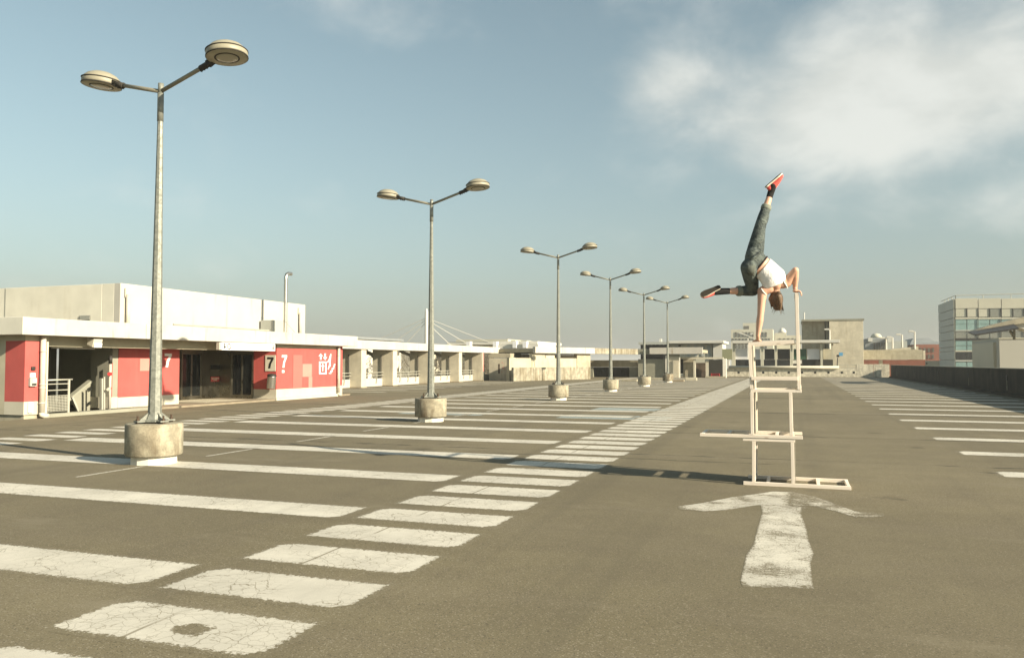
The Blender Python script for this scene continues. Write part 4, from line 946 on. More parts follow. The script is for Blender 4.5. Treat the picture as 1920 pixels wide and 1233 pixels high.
# ------------------------------------------------------------------ beyond the colonnade: cable-stayed roof, flats, trees
MY = 120.0
ms = thing('cable_mast', 'white cable-stayed mast rising behind the colonnade roof', 'mast', tuple(PY(799, 700, MY)))
ms.location.z = CITY
a, b = PY(799.2, 690, MY), PY(799.2, 578.5, MY)
MB().tube([(a.x, MY, CITY), (a.x, MY, b.z - .5), (a.x, MY, b.z)], [.32, .27, .12], 10).build('mast_pole', 'far_white', ms)
for v0, u1, v1 in ((596, 916, 641), (599, 872, 642), (604, 845, 647), (596, 700, 640), (599, 738, 641), (603, 762, 643)):
    MB().tube([PY(799.5, v0, MY), PY(u1, v1, MY + (2 if u1 > 799 else 0))], .055, 6).build('cable', 'far_white', ms)
hr = thing('hall_roof', 'long low white hall roof carried by the cable mast', 'building', tuple(PY(930, 690, MY + 2)))
rectY('roof', 'far_white', hr, 838, 641, 1008, 645, MY + 2, 14, .03); rectY('wall', 'far_pale', hr, 842, 645.2, 925, 690, MY + 4, 10, 0, CITY)
rectY('roof', 'far_white', hr, 925, 646, 1009, 653, MY + 1, 10, .03); rectY('wall', 'panel_white', hr, 926, 653.3, 1006, 690, MY + 2, 8, 0, CITY)
for u in (874, 924, 961, 980): rectY('roof_joint', 'panel_white', hr, u, 640, u + 7, 652, MY + .5, 1)
for u0, u1, v in ((958, 966, 637.5), (976, 988, 638)): rectY('roof_unit', 'clad_panel', hr, u0, v, u1, 641, MY + 3, 2)
far = thing('pale_hall', 'pale windowless hall in the haze behind the cable roof', 'building', tuple(PY(900, 690, 200)))
rectY('wall', 'far_pale', far, 855, 636.5, 952, 690, 200, 40, 0, CITY)
def flats(name, label, x, y, w, d, h, mat, rows, cols_):
    b_ = thing(name, label, 'building', (x, y, CITY)); box('wall', mat, b_, x - d, x, y, y + w, CITY, h)
    for r in range(rows):
        for c in range(cols_):
            y0 = y + w * (c + .25) / cols_; z0 = CITY + (h - CITY) * (r + .35) / rows
            box('window', 'far_window', b_, x + .003, x + .06, y0, y0 + w * .5 / cols_, z0, z0 + (h - CITY) * .42 / rows)
    box('roof', 'grey_roof', b_, x - d - .3, x + .3, y - .3, y + w + .3, h, h + .35)
flats('apartment_house', 'pale apartment house seen between the first colonnade columns', -62, 70, 22, 12, 4.2, 'far_pale', 4, 7)
flats('apartment_house', 'white apartment house seen between the middle colonnade columns', -60, 96, 20, 12, 5.0, 'far_white', 4, 6)
flats('apartment_house', 'cream apartment house seen between the last colonnade columns', -57, 122, 26, 12, 4.0, 'cream_base', 4, 8)
def tree(x, y, h, label, seed):
    rnd = random.Random(seed); t_ = thing('bare_tree', label, 'tree', (x, y, CITY), 'bare trees behind the colonnade')
    tr = MB(); tw = MB(); b0 = Vector((x, y, CITY)); H_ = h - CITY
    tr.tube([b0, b0 + Vector((.1, .1, H_ * .3)), b0 + Vector((.25, -.1, H_ * .55))], [.26, .2, .14], 8)
    def grow(p, d, l, r, lev):
        q = p + d * l; mid = p.lerp(q, .5) + Vector((rnd.uniform(-1, 1), rnd.uniform(-1, 1), rnd.uniform(-.3, 1))) * l * .08
        (tr if lev < 2 else tw).tube([p, mid, q], [r, r * .8, r * .6], 5 if lev < 3 else 3, False)
        if lev >= 5: return
        for _ in range(3 if lev < 4 else 3):
            nd = (d + Vector((rnd.uniform(-1, 1), rnd.uniform(-1, 1), rnd.uniform(-.35, .8))) * .75).normalized()
            grow(p.lerp(q, rnd.uniform(.55, 1)), nd, l * rnd.uniform(.6, .8), r * .58, lev + 1)
    for _ in range(5):
        a = rnd.uniform(0, 6.28); grow(b0 + Vector((.2, 0, H_ * rnd.uniform(.35, .55))), Vector((math.cos(a) * .7, math.sin(a) * .7, .8)).normalized(), H_ * .2, .1, 0)
    tr.build('trunk', 'bark', t_); tag(tw.build('crown', 'twig', t_), kind='stuff')
for i, (x, y, h, n) in enumerate(((-38, 66, 3.4, 'first and second'), (-40, 78.5, 3.8, 'second and third'), (-39.5, 86, 3.6, 'third and fourth'), (-38, 93, 3.2, 'fourth and fifth'), (-37, 99, 3.4, 'last two'))):
    tree(x, y, h, 'leafless tree seen between the %s colonnade columns' % n, 20 + i)
bl_ = thing('bent_lamp', 'black curved lamp arm behind the colonnade railing', 'street lamp', tuple(PX(716, 720, -34)))
bl_.location.z = CITY; pts = [PX(u, v, -34) for u, v in ((713, 706), (712, 695), (709, 684), (704, 674), (697, 666), (689, 661.5))]
pts = [Vector((-34, pts[0].y, CITY))] + pts; MB().tube(pts, [.16] + [.10] * 6, 8).build('arm', 'black_metal', bl_)
MB().box(-34.2, -33.8, pts[-1].y - .5, pts[-1].y - .0, pts[-1].z - .1, pts[-1].z + .08).build('lamp_head', 'black_metal', bl_, .02)

# ------------------------------------------------------------------ twin deck lamps
ORD = ['first', 'second', 'third', 'fourth', 'fifth', 'last']
def lamp_parts(root):
    """deck lamp in local coordinates, pole axis at the origin"""
    bl = lambda m, n, mt, par=root, bv=0: m.build(n, mt, par, bv, world=False)
    out_ = []
    m = MB()
    m.lathe([(.350, .0), (.345, .19)], 12, smooth=False); out_.append(bl(m, 'footing', 'foot_white'))
    m = MB(); m.lathe([(.418, .135), (.43, .15), (.43, .61), (.418, .632), (.38, .635)], 40); out_.append(bl(m, 'concrete_drum', 'lamp_footing'))
    m = MB(); sides = 8
    m.lathe([(.104, .70), (.037, 5.96)], sides, smooth=False); out_.append(bl(m, 'pole', 'galvanised'))
    m = MB(); m.tube([(0, 0, 5.95), (0, 0, 6.12)], .045, 12); m.tube([(0, 0, 5.5), (0, 0, 5.96)], .05, 12); out_.append(bl(m, 'pole_cap', 'galvanised'))
    m = MB(); m.lathe([(.20, .662), (.20, .682), (.15, .70), (.122, .78)], 8, smooth=False)
    for k in range(4):
        a = math.pi / 4 + k * math.pi / 2 + .45; d = Vector((math.cos(a), math.sin(a), 0))
        m.bar(d * .12 + Vector((0, 0, .672)), d * .31 + Vector((0, 0, .672)), .13, .022)
        e = Vector((-d.y, d.x, 0)); m.prism([d * .11 + Vector((0, 0, .685)) - e * .008, d * .25 + Vector((0, 0, .685)) - e * .008, d * .11 + Vector((0, 0, .80)) - e * .008], tuple(e * .016))
    out_.append(bl(m, 'flange', 'galvanised'))
    for k in range(4):
        a = math.pi / 4 + k * math.pi / 2 + .45; m = MB(); c = (math.cos(a) * .275, math.sin(a) * .275)
        m.tube([(c[0], c[1], .636), (c[0], c[1], .76)], .014, 8); m.tube([(c[0], c[1], .684), (c[0], c[1], .71)], .03, 6); m.tube([(c[0], c[1], .637), (c[0], c[1], .66)], .03, 6); out_.append(bl(m, 'anchor_bolt', 'rust_bolt'))
    ad = Vector((.993, -.115, 0))
    for s_ in (1, -1):
        d = ad * s_; c = d * 1.44 + Vector((0, 0, 6.36)); tilt = .17
        j = Vector((0, 0, 5.99)); e = d * 1.04 + Vector((0, 0, 6.265))
        m = MB(); m.tube([j, e], [.033, .033], 12); out_.append(bl(m, 'arm', 'lamp_arm'))
        m = MB(); m.tube([e - (e - j).normalized() * .16, e + (e - j).normalized() * .07], .048, 12)
        for q_ in (.02, .08, .14): pp = e - (e - j).normalized() * q_; m.tube([pp + Vector((0, 0, -.06)), pp + Vector((0, 0, -.03))], .018, 6)
        m.bar(e, d * 1.14 + Vector((0, 0, 6.31)), .09, .09); out_.append(bl(m, 'arm_clamp', 'lamp_gasket'))
        # saucer head, tilted with the arm
        rot = Matrix.Rotation(-tilt * 0.55, 3, Vector((-d.y, d.x, 0)))
        def head(prof, nm, mt, par=root, n=40):
            m = MB(); m.lathe(prof, n); m.v = [c + rot @ v for v in m.v]; return bl(m, nm, mt, par)
        k_ = .92
        sk = lambda pr: [(r_ * k_, z_) for r_, z_ in pr]
        hd = head(sk([(.334, -.045), (.34, -.03), (.338, .035), (.325, .048), (.305, .075), (.25, .125), (.16, .165), (.05, .18)]), 'lamp_head', 'lamp_shell'); out_.append(hd)
        head(sk([(.342, .028), (.348, .034), (.348, .042), (.34, .048)]), 'gasket', 'lamp_gasket', hd)
        head(sk([(.338, -.062), (.346, -.057), (.346, -.047), (.338, -.042)]), 'gasket', 'lamp_gasket', hd)
        head(sk([(.20, -.064), (.335, -.062), (.335, -.05)]), 'underside', 'lamp_under', hd)
        head(sk([(.185, -.070), (.205, -.069), (.205, -.0645), (.185, -.064)]), 'lens_ring', 'lamp_gasket', hd)
        head(sk([(.02, -.085), (.12, -.080), (.18, -.0705), (.18, -.066)]), 'lens', 'milk_glass', hd)
def copy_tree(o, parent=None):
    c = o.copy(); COL.objects.link(c); c.parent = parent
    for ch in o.children: copy_tree(ch, c)
    return c
spots = [(292, 12.76, 1.0), (808, 21.7, .99), (1047, 33.9, 1.012), (1145, 43.8, 1.025), (1208, 53.0, 1.015), (1252, 63.8, 1.06)]
labs = ['twin-headed deck lamp on a rust-streaked drum beside the red lift lobby', 'twin-headed deck lamp in front of the open colonnade', 'twin-headed deck lamp in front of the stained concrete wall',
        'twin-headed deck lamp in front of the dark shuttered porch', 'twin-headed deck lamp before the grey shaded wall, fifth of its row', 'twin-headed deck lamp before the long white pavilion, last of its row']
lamp0 = None
for i, (u, d, sz) in enumerate(spots):
    p = PD(u, 679, d)
    if lamp0 is None:
        lamp0 = thing('deck_lamp', labs[0], 'lamp post', (p.x, p.y, 0), 'twin lamps in a row on the deck'); lamp_parts(lamp0); o = lamp0
    else: o = copy_tree(lamp0); o.location = (p.x, p.y, 0); o['label'] = labs[i]
    o.scale = (1, 1, sz)

# ------------------------------------------------------------------ stacked wooden frames
def batten(parent, p, q, w, h, name='rail', up=(0, 0, 1)):
    """square-edged batten from p to q; 'grain' runs along it"""
    p, q = Vector(p), Vector(q)
    o = MB().bar(p, q, w, h, up).build(name, 'wood_batten', parent, .003)
    d = (q - p).normalized(); me = o.data; off = wloc(parent); at = me.attributes.new('grain', 'FLOAT_VECTOR', 'POINT'); sd_ = d.orthogonal().normalized(); tt = d.cross(sd_)
    r0 = Vector((random.uniform(0, 20), random.uniform(0, 9), random.uniform(0, 9)))
    for v in me.vertices:
        w_ = v.co + off - p; at.data[v.index].vector = Vector((w_.dot(d), w_.dot(sd_), w_.dot(tt))) + r0
    return o
FYP = 10.95                                         # plane of the standing frames
bt = .042
def fx(u, v): return PY(u, v, FYP).x
def fz(v, u=1450): return PY(u, v, FYP).z
def flat_frame(label, x0, x1, z0, rungs, y0=FYP - .03, dep=.62, h=.062, lend=True, rend=True, dxb=0.0):
    f_ = thing('wooden_frame', label, 'frame', ((x0 + x1) / 2, y0 + dep / 2, z0), 'stacked wooden frames'); zc = z0 + h / 2
    batten(f_, (x0, y0, zc), (x1, y0, zc), bt, h); batten(f_, (x0 + dxb, y0 + dep, zc), (x1, y0 + dep, zc), bt, h)
    for x in rungs: batten(f_, (x, y0 + bt / 2 + .001, zc), (x, y0 + dep - bt / 2 - .001, zc), bt, h - .004, 'rung')
    return f_
H1 = .046
flat_frame('long wooden ladder frame lying flat on the asphalt under the stack', -.635, .665, 0.0, (-.33, .285, .64), h=H1, dxb=.03)
zt2 = fz(821); zm0 = zt2 - .043
def upright(label, xb, xt, z0, z1, w=.046, y0=FYP - .02, dep=.60, panel=True, face=1):
    """frame standing edge-on to the street: front and back post, top and bottom rail, thin board behind them"""
    f_ = thing('wooden_frame', label, 'frame', (xb, y0 + dep / 2, z0), 'stacked wooden frames')
    lean = lambda z: xb + (xt - xb) * (z - z0) / (z1 - z0)
    for y in (y0, y0 + dep): batten(f_, (xb, y, z0), (xt, y, z1), bt, w, 'post', (0, 1, 0))
    for z in (z0 + .03, z1 - .03): batten(f_, (lean(z), y0 + bt / 2 + .001, z), (lean(z), y0 + dep - bt / 2 - .001, z), w - .004, .045)
    if panel:
        d_ = face * (w / 2 + .004); x0, x1 = xb + d_, xt + d_
        MB().prism([(x0, y0 - bt / 2 + .004, z0 + .004), (x1, y0 - bt / 2 + .004, z1 - .004), (x1, y0 + dep + bt / 2 - .004, z1 - .004), (x0, y0 + dep + bt / 2 - .004, z0 + .004)], (.006 * face, 0, 0)).build('board', 'board_ply', f_)
    return f_
upright('lower upright frame near the open end of the ground ladder frame', fx(1413.5, 905), fx(1413.5, 828), H1 + .001, zm0 - .001, .048, panel=False)
upright('lower upright frame over the middle of the ground ladder frame', fx(1487, 905), fx(1485.5, 828), H1 + .001, zm0 - .001, .05)
xs0, xs1 = fx(1393, 824), fx(1490.5, 824)
f2 = thing('wooden_frame', 'short frame lying flat under the long raised ladder frame', 'frame', ((xs0 + xs1) / 2, FYP + .3, zm0), 'stacked wooden frames')
for y in (FYP - .02, FYP + .58): batten(f2, (xs0, y, zm0 + .021), (xs1, y, zm0 + .021), bt, .041)
for x in (xs0 + .03, xs1 - .03): batten(f2, (x, FYP + .003, zm0 + .021), (x, FYP + .557, zm0 + .021), bt, .036, 'rung')
zf3 = zt2 + .001
flat_frame('wooden ladder frame balanced flat halfway up the stack', fx(1313, 818), fx(1505, 818), zf3, (fx(1313, 818) + .03, fx(1313, 818) + .36, fx(1459, 815) - .02), h=.040, dxb=.02)
z4 = zf3 + .042; z5 = fz(735)
upright('middle upright frame under the planted hand', fx(1411, 812), fx(1410, 737), z4, z5 - .001, .066)
upright('middle upright frame under the tall gripped post', fx(1484, 812), fx(1482, 737), z4, z5 - .001, .048, panel=False)
xs0, xs1 = fx(1407.5, 732), fx(1503, 732)
f5 = thing('wooden_frame', 'frame lying flat below the open square at the top of the stack', 'frame', ((xs0 + xs1) / 2, FYP + .3, z5), 'stacked wooden frames')
for y in (FYP - .02, FYP + .58): batten(f5, (xs0, y, z5 + .019), (xs1, y, z5 + .019), bt, .038)
for x in (xs0 + .03, xs1 - .03): batten(f5, (x, FYP + .003, z5 + .019), (x, FYP + .557, z5 + .019), bt, .034, 'rung')
z6 = z5 + .040; zr = fz(643, 1450); ztop = fz(549, 1493)
upright('top upright frame that carries the planted hand', fx(1409.5, 728), fx(1406, 650), z6, zr - .03, .05)
upright('tall top upright frame gripped by the other hand', fx(1498.5, 728), fx(1493.5, 549), z6, ztop, .056, panel=False)
zq = fz(709); f7 = thing('wooden_frame', 'crossbar strut wedged between the two top upright frames', 'frame', (fx(1452, 709), FYP + .1, zq), 'stacked wooden frames')
batten(f7, (fx(1409, 709), FYP - .062, zq), (fx(1496, 709), FYP - .062, zq), bt, .046)
TR0 = Vector((fx(1403, 645), FYP - .02, zr - .010)); TR1 = Vector((fx(1491.3, 642), FYP - .02, zr + .014)); zd = Vector((0, .6, 0))
f8 = thing('wooden_frame', 'slightly tilted flat frame closing the top square under the planted hand', 'frame', tuple(TR0), 'stacked wooden frames')
batten(f8, TR0, TR1, bt, .046); batten(f8, TR0 + zd, TR1 + zd, bt, .046)
for k_ in (.04, .96): c_ = TR0.lerp(TR1, k_); batten(f8, c_ + Vector((0, bt / 2 + .001, 0)), c_ + zd - Vector((0, bt / 2 + .001, 0)), bt, .040, 'rung')

# ------------------------------------------------------------------ the acrobat
D0 = PY(1450, 600, FYP); D0 = (D0.x * -math.sin(YAW) + D0.y * math.cos(YAW))
CR = Vector((math.cos(YAW), math.sin(YAW), 0)); CF = Vector((-math.sin(YAW), math.cos(YAW), 0)); UP = Vector((0, 0, 1))
def J(u, v, off=0.0): return PD(u, v, D0 + off)
def K8(x, y, off=0.0): return J(1290 + x * .29197, 300 + y * .29197, off)      # from the enlarged crop
def sphere(m, c, r, n=14):
    c = Vector(c); prof = []
    for i in range(1, n // 2): a = -math.pi / 2 + math.pi * i / (n // 2); prof.append((r * math.cos(a), r * math.sin(a)))
    m.lathe(prof, n, c); return m
def limb(m, pts, rad):
    """tapered limb through pts (circular section), closed by balls at the joints"""
    pts = [Vector(p) for p in pts]
    for i in range(len(pts) - 1):
        m.tube([pts[i], pts[i + 1]], [rad[i], rad[i + 1]], 16)
    for p, r in zip(pts, rad): sphere(m, p, r * .995, 16)
def ellip(m, c, ax, r, n=20):
    """ellipsoid with axes ax (three unit vectors) and radii r"""
    mm = MB(); sphere(mm, (0, 0, 0), 1.0, n)
    mm.v = [Vector(c) + ax[0] * v.x * r[0] + ax[1] * v.y * r[1] + ax[2] * v.z * r[2] for v in mm.v]
    m.add(mm.v, mm.f, True)
def loft(m, st, n=24):
    """stations: (centre, half-width vector, half-depth vector)"""
    vs = []; fs = []
    for c, a, b in st:
        for k in range(n):
            t_ = 2 * math.pi * k / n; vs.append(c + a * math.cos(t_) + b * math.sin(t_))
    for i in range(len(st) - 1):
        for k in range(n): fs.append((i * n + k, i * n + (k + 1) % n, (i + 1) * n + (k + 1) % n, (i + 1) * n + k))
    fs += [list(range(n))[::-1], [(len(st) - 1) * n + k for k in range(n)]]
    m.add(vs, fs, True)
def fuse(m, name, mat, parent, voxel=.008, smooth=4, fac=.5):
    """one continuous surface from overlapping volumes"""
    o = m.build(name, mat, parent)
    r = o.modifiers.new('r', 'REMESH'); r.mode = 'VOXEL'; r.voxel_size = voxel; r.use_smooth_shade = True
    s_ = o.modifiers.new('s', 'SMOOTH'); s_.factor = fac; s_.iterations = smooth
    bpy.context.view_layer.update()
    me = bpy.data.meshes.new_from_object(o.evaluated_get(bpy.context.evaluated_depsgraph_get()))
    o.modifiers.clear(); o.data = me; me.polygons.foreach_set('use_smooth', [True] * len(me.polygons))
    if not me.materials: me.materials.append(MATS[mat])
    return o
pe = thing('person', 'person in white vest and rolled jeans balancing upside down on the frames', 'person', tuple(TR0 + Vector((.1, 0, .03))))
# joints
hipU = K8(425, 618, .02); kneeU = K8(462, 430, -.03); ankU = K8(528, 222, .03)
hipB = K8(392, 690, -.03); kneeB = K8(418, 838, .24); ankB = K8(232, 842, .17)
pelv = K8(415, 655, 0); waist = K8(480, 690, -.01); chest = K8(545, 755, -.03); upper = K8(565, 800, -.02)
shL = K8(478, 842, .0); elL = K8(466, 990, -.02); wrL = K8(449, 1128, -.0)
shR = K8(632, 785, -.02); elR = K8(690, 708, -.12); wrR = K8(687, 828, -.02)
neck = K8(560, 828, -.0); head = K8(562, 897, .02)
tdir = (chest - pelv).normalized(); wside = (K8(500, 605, 0) - K8(440, 755, 0)).normalized(); wside = (wside - tdir * wside.dot(tdir)).normalized(); tfr = tdir.cross(wside).normalized()
shd = (shR - shL).normalized()
# body: torso, arms, neck, head, shins in one skin
m = MB()
loft(m, [(pelv, wside * .165, tfr * .11), (waist, wside * .135, tfr * .092), (K8(515, 722, -.02), wside * .14, tfr * .098), (chest, (wside * .4 + shd * .6).normalized() * .155, tfr * .11), (upper, shd * .165, tfr * .09), (K8(560, 815, -.01), shd * .12, tfr * .06)])
limb(m, [upper.lerp(shL, .55), shL, shL.lerp(elL, .45), elL, elL.lerp(wrL, .3), wrL], [.07, .064, .052, .042, .045, .027])
limb(m, [upper.lerp(shR, .55), shR, shR.lerp(elR, .5), elR, elR.lerp(wrR, .35), wrR], [.072, .070, .054, .043, .044, .027])
limb(m, [upper, neck, head.lerp(neck, .35)], [.075, .058, .055])
hup = (neck - head).normalized(); hs_ = CR; hf = hup.cross(hs_)
ellip(m, head, (hs_, hf.normalized(), hup), (.078, .098, .115)); 
face = CF
ellip(m, head + face * .085 - UP * .0, (CR, CF, UP), (.05, .035, .075)); sphere(m, head + face * .118 - UP * .005, .016, 10)         # face and nose, turned away
for s_ in (-1, 1): ellip(m, head + CR * .08 * s_ + UP * .01, (CR, CF, UP), (.012, .022, .032))
limb(m, [kneeU.lerp(ankU, .4), kneeU.lerp(ankU, .7), ankU], [.052, .045, .036]); limb(m, [kneeB.lerp(ankB, .3), kneeB.lerp(ankB, .6), ankB], [.053, .048, .036])
# hands: palm, four fingers and thumb
def hand(wr, palm_c, side, fwd, dn, spread, curl):
    """palm pad and five fingers; fwd = pointing direction, side = across the knuckles, dn = into the gripped wood"""
    ellip(m, palm_c, (side, fwd, dn), (.042, .050, .018)); limb(m, [wr, palm_c], [.027, .026])
    for i, (o_, l) in enumerate(((-.032, .060), (-.011, .070), (.011, .066), (.032, .052))):
        k0 = palm_c + side * o_ + fwd * .042; k1 = k0 + (fwd * (1 - curl * .5) + side * o_ * spread + dn * curl * .5).normalized() * l * .55
        k2 = k1 + (fwd * (1 - curl) + dn * curl).normalized() * l * .5; limb(m, [palm_c + side * o_ * .8, k0, k1, k2], [.012, .0105, .0095, .008])
    t0 = palm_c + side * -.035 - fwd * .015; t1 = t0 + (side * -.75 + fwd * .5 + dn * .2).normalized() * .036; limb(m, [t0, t1, t1 + (fwd * .8 + side * -.2 + dn * curl).normalized() * .03], [.015, .012, .0095])
hl = TR0.lerp(TR1, .15) + UP * .048; hl = Vector((wrL.x - .0, FYP - .005, TR0.lerp(TR1, .18).z + .023 + .016))
hand(wrL, hl, Vector((1, 0, 0)), Vector((0, .86, 0)) + Vector((-.3, 0, 0)), Vector((0, 0, -1)), 3, .75)
ptop = Vector((fx(1493.5, 549), FYP - .02, ztop))
hand(wrR, ptop + Vector((-.005, -.005, .022)), Vector((0, -1, 0)), Vector((.9, .2, 0)), Vector((0, 0, -1)), 3, .95)
body = fuse(m, 'body', 'skin', pe, .0065, 3)
# jeans
m = MB()
loft(m, [(K8(455, 676, -.01), wside * .150, tfr * .104), (K8(432, 664, 0), wside * .168, tfr * .118), (pelv, wside * .178, tfr * .128), (K8(398, 642, 0), wside * .16, tfr * .11)])
ellip(m, K8(402, 690, -.075), (CR, CF, UP), (.092, .075, .10)); ellip(m, K8(420, 610, -.05), (CR, CF, UP), (.095, .085, .11))
limb(m, [pelv.lerp(hipU, .6), hipU, hipU.lerp(kneeU, .35), hipU.lerp(kneeU, .75), kneeU, kneeU.lerp(ankU, .30), kneeU.lerp(ankU, .58)], [.115, .116, .104, .085, .073, .070, .060])
limb(m, [pelv.lerp(hipB, .6), hipB, hipB.lerp(kneeB, .4), hipB.lerp(kneeB, .8), kneeB, kneeB.lerp(ankB, .25), kneeB.lerp(ankB, .46)], [.108, .112, .102, .084, .074, .070, .064])
# folds: small ridges across the calf and at the hip
for k in range(9):
    f_ = .05 + .055 * k; c_ = kneeU.lerp(ankU, f_ * 1.0) if k < 7 else hipU.lerp(kneeU, .86 + .05 * (k - 7)); ax = (ankU - kneeU).normalized()
    ang = random.uniform(-.4, 1.6); r_ = .070 - .012 * f_
    pp = []
    for j in range(7):
        t_ = ang + j * .28 - .9; s1 = CR * math.cos(t_) - CF * math.sin(t_); s1 = (s1 - ax * s1.dot(ax)).normalized(); pp.append(c_ + s1 * r_ + ax * (.012 * math.sin(j * .9 + k)))
    m.tube(pp, [.003, .008, .011, .012, .011, .008, .003], 8)
for k in range(5):
    pp = [K8(*a_) for a_ in ((395 + k * 14, 640 - k * 12, -.135 - .0 * k), (425 + k * 10, 628 - k * 10, -.15), (458 + k * 7, 610 - k * 8, -.125))]
    m.tube(pp, [.004, .010, .004], 8)
jeans = fuse(m, 'jeans', 'denim', pe, .008, 2)
for a_, b_, r_, fr in ((kneeU, ankU, .063, .585), (kneeB, ankB, .067, .465)):
    ax = (b_ - a_).normalized(); l = (b_ - a_).length; c0 = a_ + ax * l * (fr - .06)
    m = MB(); m.tube([c0, c0 + ax * .012, c0 + ax * .05, c0 + ax * .066], [r_ * .93, r_ * 1.07, r_ * 1.05, r_ * .95], 24); m.build('cuff', 'denim_cuff', pe, .004)
# back pocket and belt
jm = jeans.data; jo = wloc(jeans)
from mathutils.bvhtree import BVHTree
bvh = BVHTree.FromPolygons([tuple(v.co + jo) for v in jm.vertices], [tuple(p.vertices) for p in jm.polygons])
def on_cloth(tree, x, y, lift):
    o_ = O; d_ = (K8(x, y) - O).normalized(); h_, n_, i_, dd = tree.ray_cast(o_, d_)
    return (h_ - d_ * lift) if h_ is not None else K8(x, y, -.12)
def patch(tree, outline, lift, name, mat, th=.004, rings=4):
    cx = sum(p_[0] for p_ in outline) / len(outline); cy_ = sum(p_[1] for p_ in outline) / len(outline); vs = []; n = 0
    dense = []
    for i in range(len(outline)):
        x0, y0 = outline[i]; x1, y1 = outline[(i + 1) % len(outline)]
        for k in range(5): dense.append((x0 + (x1 - x0) * k / 5, y0 + (y1 - y0) * k / 5))
    n = len(dense); m_ = MB()
    for q_ in range(rings + 1):
        f_ = 1 - q_ / rings * .96
        for x, y in dense: vs.append(on_cloth(tree, cx + (x - cx) * f_, cy_ + (y - cy_) * f_, lift if q_ else lift * .1))
    fs = [(q_ * n + i, q_ * n + (i + 1) % n, (q_ + 1) * n + (i + 1) % n, (q_ + 1) * n + i) for q_ in range(rings) for i in range(n)] + [[rings * n + i for i in range(n)]]
    m_.add(vs, fs, True); return m_.build(name, mat, pe)
patch(bvh, [(366, 694), (390, 674), (436, 676), (432, 722), (426, 746), (394, 736)], .006, 'back_pocket', 'denim_pocket')
m = MB(); bc = K8(460, 678, -.012)
for r0 in (1,):
    pts = [bc + wside * .150 * math.cos(t_) + tfr * .106 * math.sin(t_) for t_ in [2 * math.pi * k / 28 for k in range(29)]]
    m.tube(pts, .011, 6, False)
m.build('belt', 'trim_dark', pe)
# vest
m = MB()
loft(m, [(K8(482, 690, -.012), wside * .150, tfr * .106), (K8(500, 708, -.018), wside * .151, tfr * .108), (K8(522, 730, -.022), (wside * .75 + shd * .25).normalized() * .156, tfr * .112), (chest, (wside * .4 + shd * .6).normalized() * .166, tfr * .120), (K8(556, 778, -.028), (wside * .2 + shd * .8).normalized() * .166, tfr * .112), (K8(556, 798, -.024), shd * .160, tfr * .102), (K8(556, 812, -.020), shd * .135, tfr * .090)])
vest = fuse(m, 'vest', 'cotton', pe, .008, 3)
bodyt = BVHTree.FromPolygons([tuple(v.co + wloc(body)) for v in body.data.vertices], [tuple(p.vertices) for p in body.data.polygons])
def band(tree, pts, rad, name, mat, lift=.004):
    q_ = []
    for i in range(len(pts) - 1):
        for k in range(4): q_.append((pts[i][0] + (pts[i + 1][0] - pts[i][0]) * k / 4, pts[i][1] + (pts[i + 1][1] - pts[i][1]) * k / 4))
    q_.append(pts[-1]); m_ = MB(); m_.tube([on_cloth(tree, x, y, lift) for x, y in q_], rad, 8); return m_.build(name, mat, pe)
band(bodyt, [(612, 775), (628, 800), (640, 822)], .008, 'strap', 'cotton'); band(bodyt, [(470, 826), (484, 846), (500, 864)], .008, 'strap', 'cotton')
# hair
m = MB()
ellip(m, head - CF * .022 + UP * .005, (CR, CF, UP), (.088, .094, .118)); ellip(m, head - UP * .075 - CF * .02 + CR * .02, (CR, CF, UP), (.066, .068, .07))
limb(m, [head + UP * .085 - CF * .10 + CR * .01, head + UP * .03 - CF * .125, head - UP * .05 - CF * .115 + CR * .015, head - UP * .13 - CF * .07 + CR * .03], [.026, .034, .030, .014])
for k in range(16):
    a_ = random.uniform(-1.2, 1.2); b0 = head + CR * math.sin(a_) * .075 - CF * math.cos(a_) * .075 - UP * .06
    limb(m, [b0 + UP * .09, b0, b0 - UP * random.uniform(.05, .09) + CR * random.uniform(-.01, .03)], [.014, .013, .004])
hair = fuse(m, 'hair', 'hair', pe, .006, 2)
m = MB()
for k in range(26):
    b0 = head - UP * .05 + CR * random.uniform(-.06, .07) - CF * random.uniform(-.02, .08); m.tube([b0, b0 - UP * .06 + CR * random.uniform(-.02, .02), b0 - UP * random.uniform(.09, .16) + CR * random.uniform(-.05, .04)], [.0022, .0018, .001], 4, False)
tag(m.build('loose_hair', 'hair', pe), kind='stuff')
m = MB(); m.lathe([(.020, -.012), (.028, -.008), (.028, .008), (.020, .012)], 12, tuple(head + UP * .068 - CF * .115 + CR * .01)); m.build('hair_tie', 'trim_dark', pe)
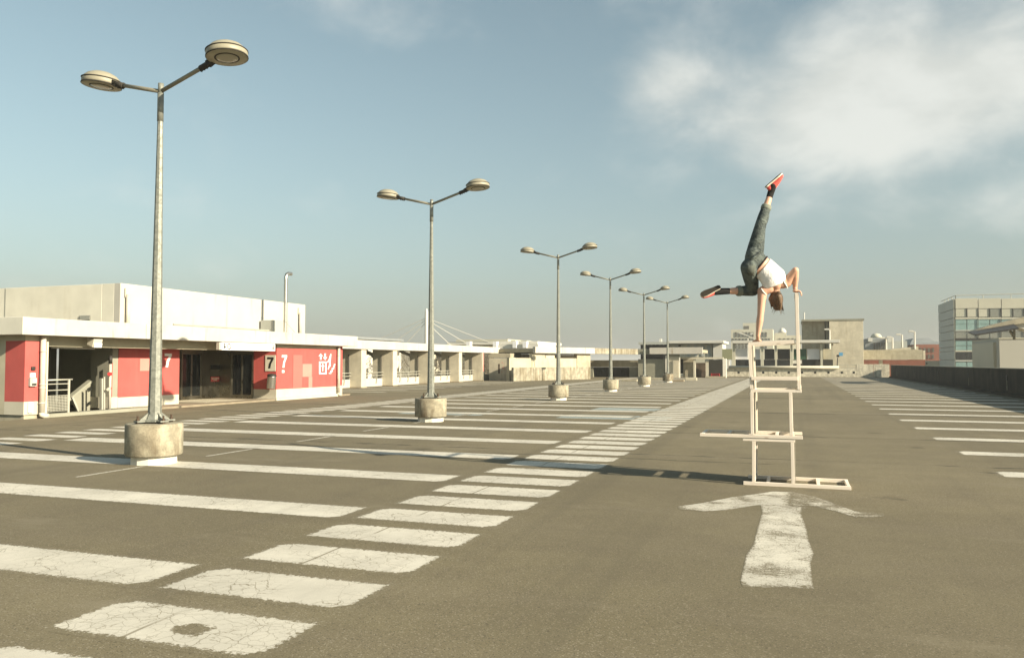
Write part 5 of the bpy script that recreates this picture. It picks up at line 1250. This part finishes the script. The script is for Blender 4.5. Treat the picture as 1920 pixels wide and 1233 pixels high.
# socks and shoes
def shoe(ank, heel, toe, sole_n, knee):
    ax = (toe - heel).normalized(); L = (toe - heel).length; sn = (sole_n - ax * sole_n.dot(ax)).normalized(); sd_ = ax.cross(sn)
    m = MB(); kd = (knee - ank).normalized(); limb(m, [ank + kd * .065, ank + kd * .03, ank, heel.lerp(toe, .28) - sn * .06], [.042, .043, .044, .046]); fuse(m, 'sock', 'sock_black', pe, .006, 1)
    m = MB(); prof = [(0.0, .020, .030, .095), (.06, .032, .034, .10), (.28, .036, .036, .098), (.5, .041, .034, .085), (.72, .046, .028, .064), (.9, .040, .022, .048), (.985, .022, .014, .030)]
    loft(m, [(heel + ax * L * f_ - sn * (.012 + hh * .5), sd_ * w_, sn * hh * .5) for f_, w_, _, hh in prof]); fuse(m, 'shoe', 'shoe_red', pe, .006, 2)
    m = MB(); out_ = []
    for f_, w_ in ((-.02, .016), (.05, .031), (.3, .034), (.5, .040), (.72, .047), (.9, .040), (1.0, .018)): out_.append((f_, w_))
    pts = [heel + ax * L * f_ + sd_ * w_ for f_, w_ in out_] + [heel + ax * L * f_ - sd_ * w_ for f_, w_ in reversed(out_)]
    MB().prism([p + sn * .000 for p in pts], tuple(-sn * .020)).build('sole', 'rubber_sole', pe, .004); MB().prism([p + sn * .004 for p in pts], tuple(-sn * .0035)).build('tread', 'sole_tread', pe)
    for k in range(5):
        c_ = heel + ax * L * (.42 + .085 * k) - sn * (.098 - .010 * k); MB().bar(c_ - sd_ * .022, c_ + sd_ * .022, .008, .007, tuple(sn)).build('lace', 'lace_white', pe)
heel = K8(497, 172, .02); toe = K8(600, 84, .0); shoe(ankU + (ankU - kneeU).normalized() * .03, heel, toe, (K8(520, 100) - K8(560, 160)).normalized() - CF * .05, kneeU)
heel = K8(205, 812, .12); toe = K8(82, 868, .10); shoe(ankB, heel, toe, (K8(120, 800) - K8(150, 880)).normalized() * .55 - CF * .75, kneeB)

# ------------------------------------------------------------------ the air over the town
hz = MB().box(-3600, 3600, -900, 5100, CITY - 1.0, 17.5).build('haze', 'city_ground'); hz.data.materials.clear(); tag(hz, kind='stuff')
hm = bpy.data.materials.new('haze'); hm.use_nodes = True; hn = hm.node_tree; hn.nodes.clear()
ho = hn.nodes.new('ShaderNodeOutputMaterial'); hv = hn.nodes.new('ShaderNodeVolumePrincipled')
hv.inputs['Color'].default_value = (.93, .93, .90, 1); hv.inputs['Density'].default_value = 0.0006; hv.inputs['Anisotropy'].default_value = 0.25
hn.links.new(hv.outputs[0], ho.inputs['Volume']); hz.data.materials.append(hm)
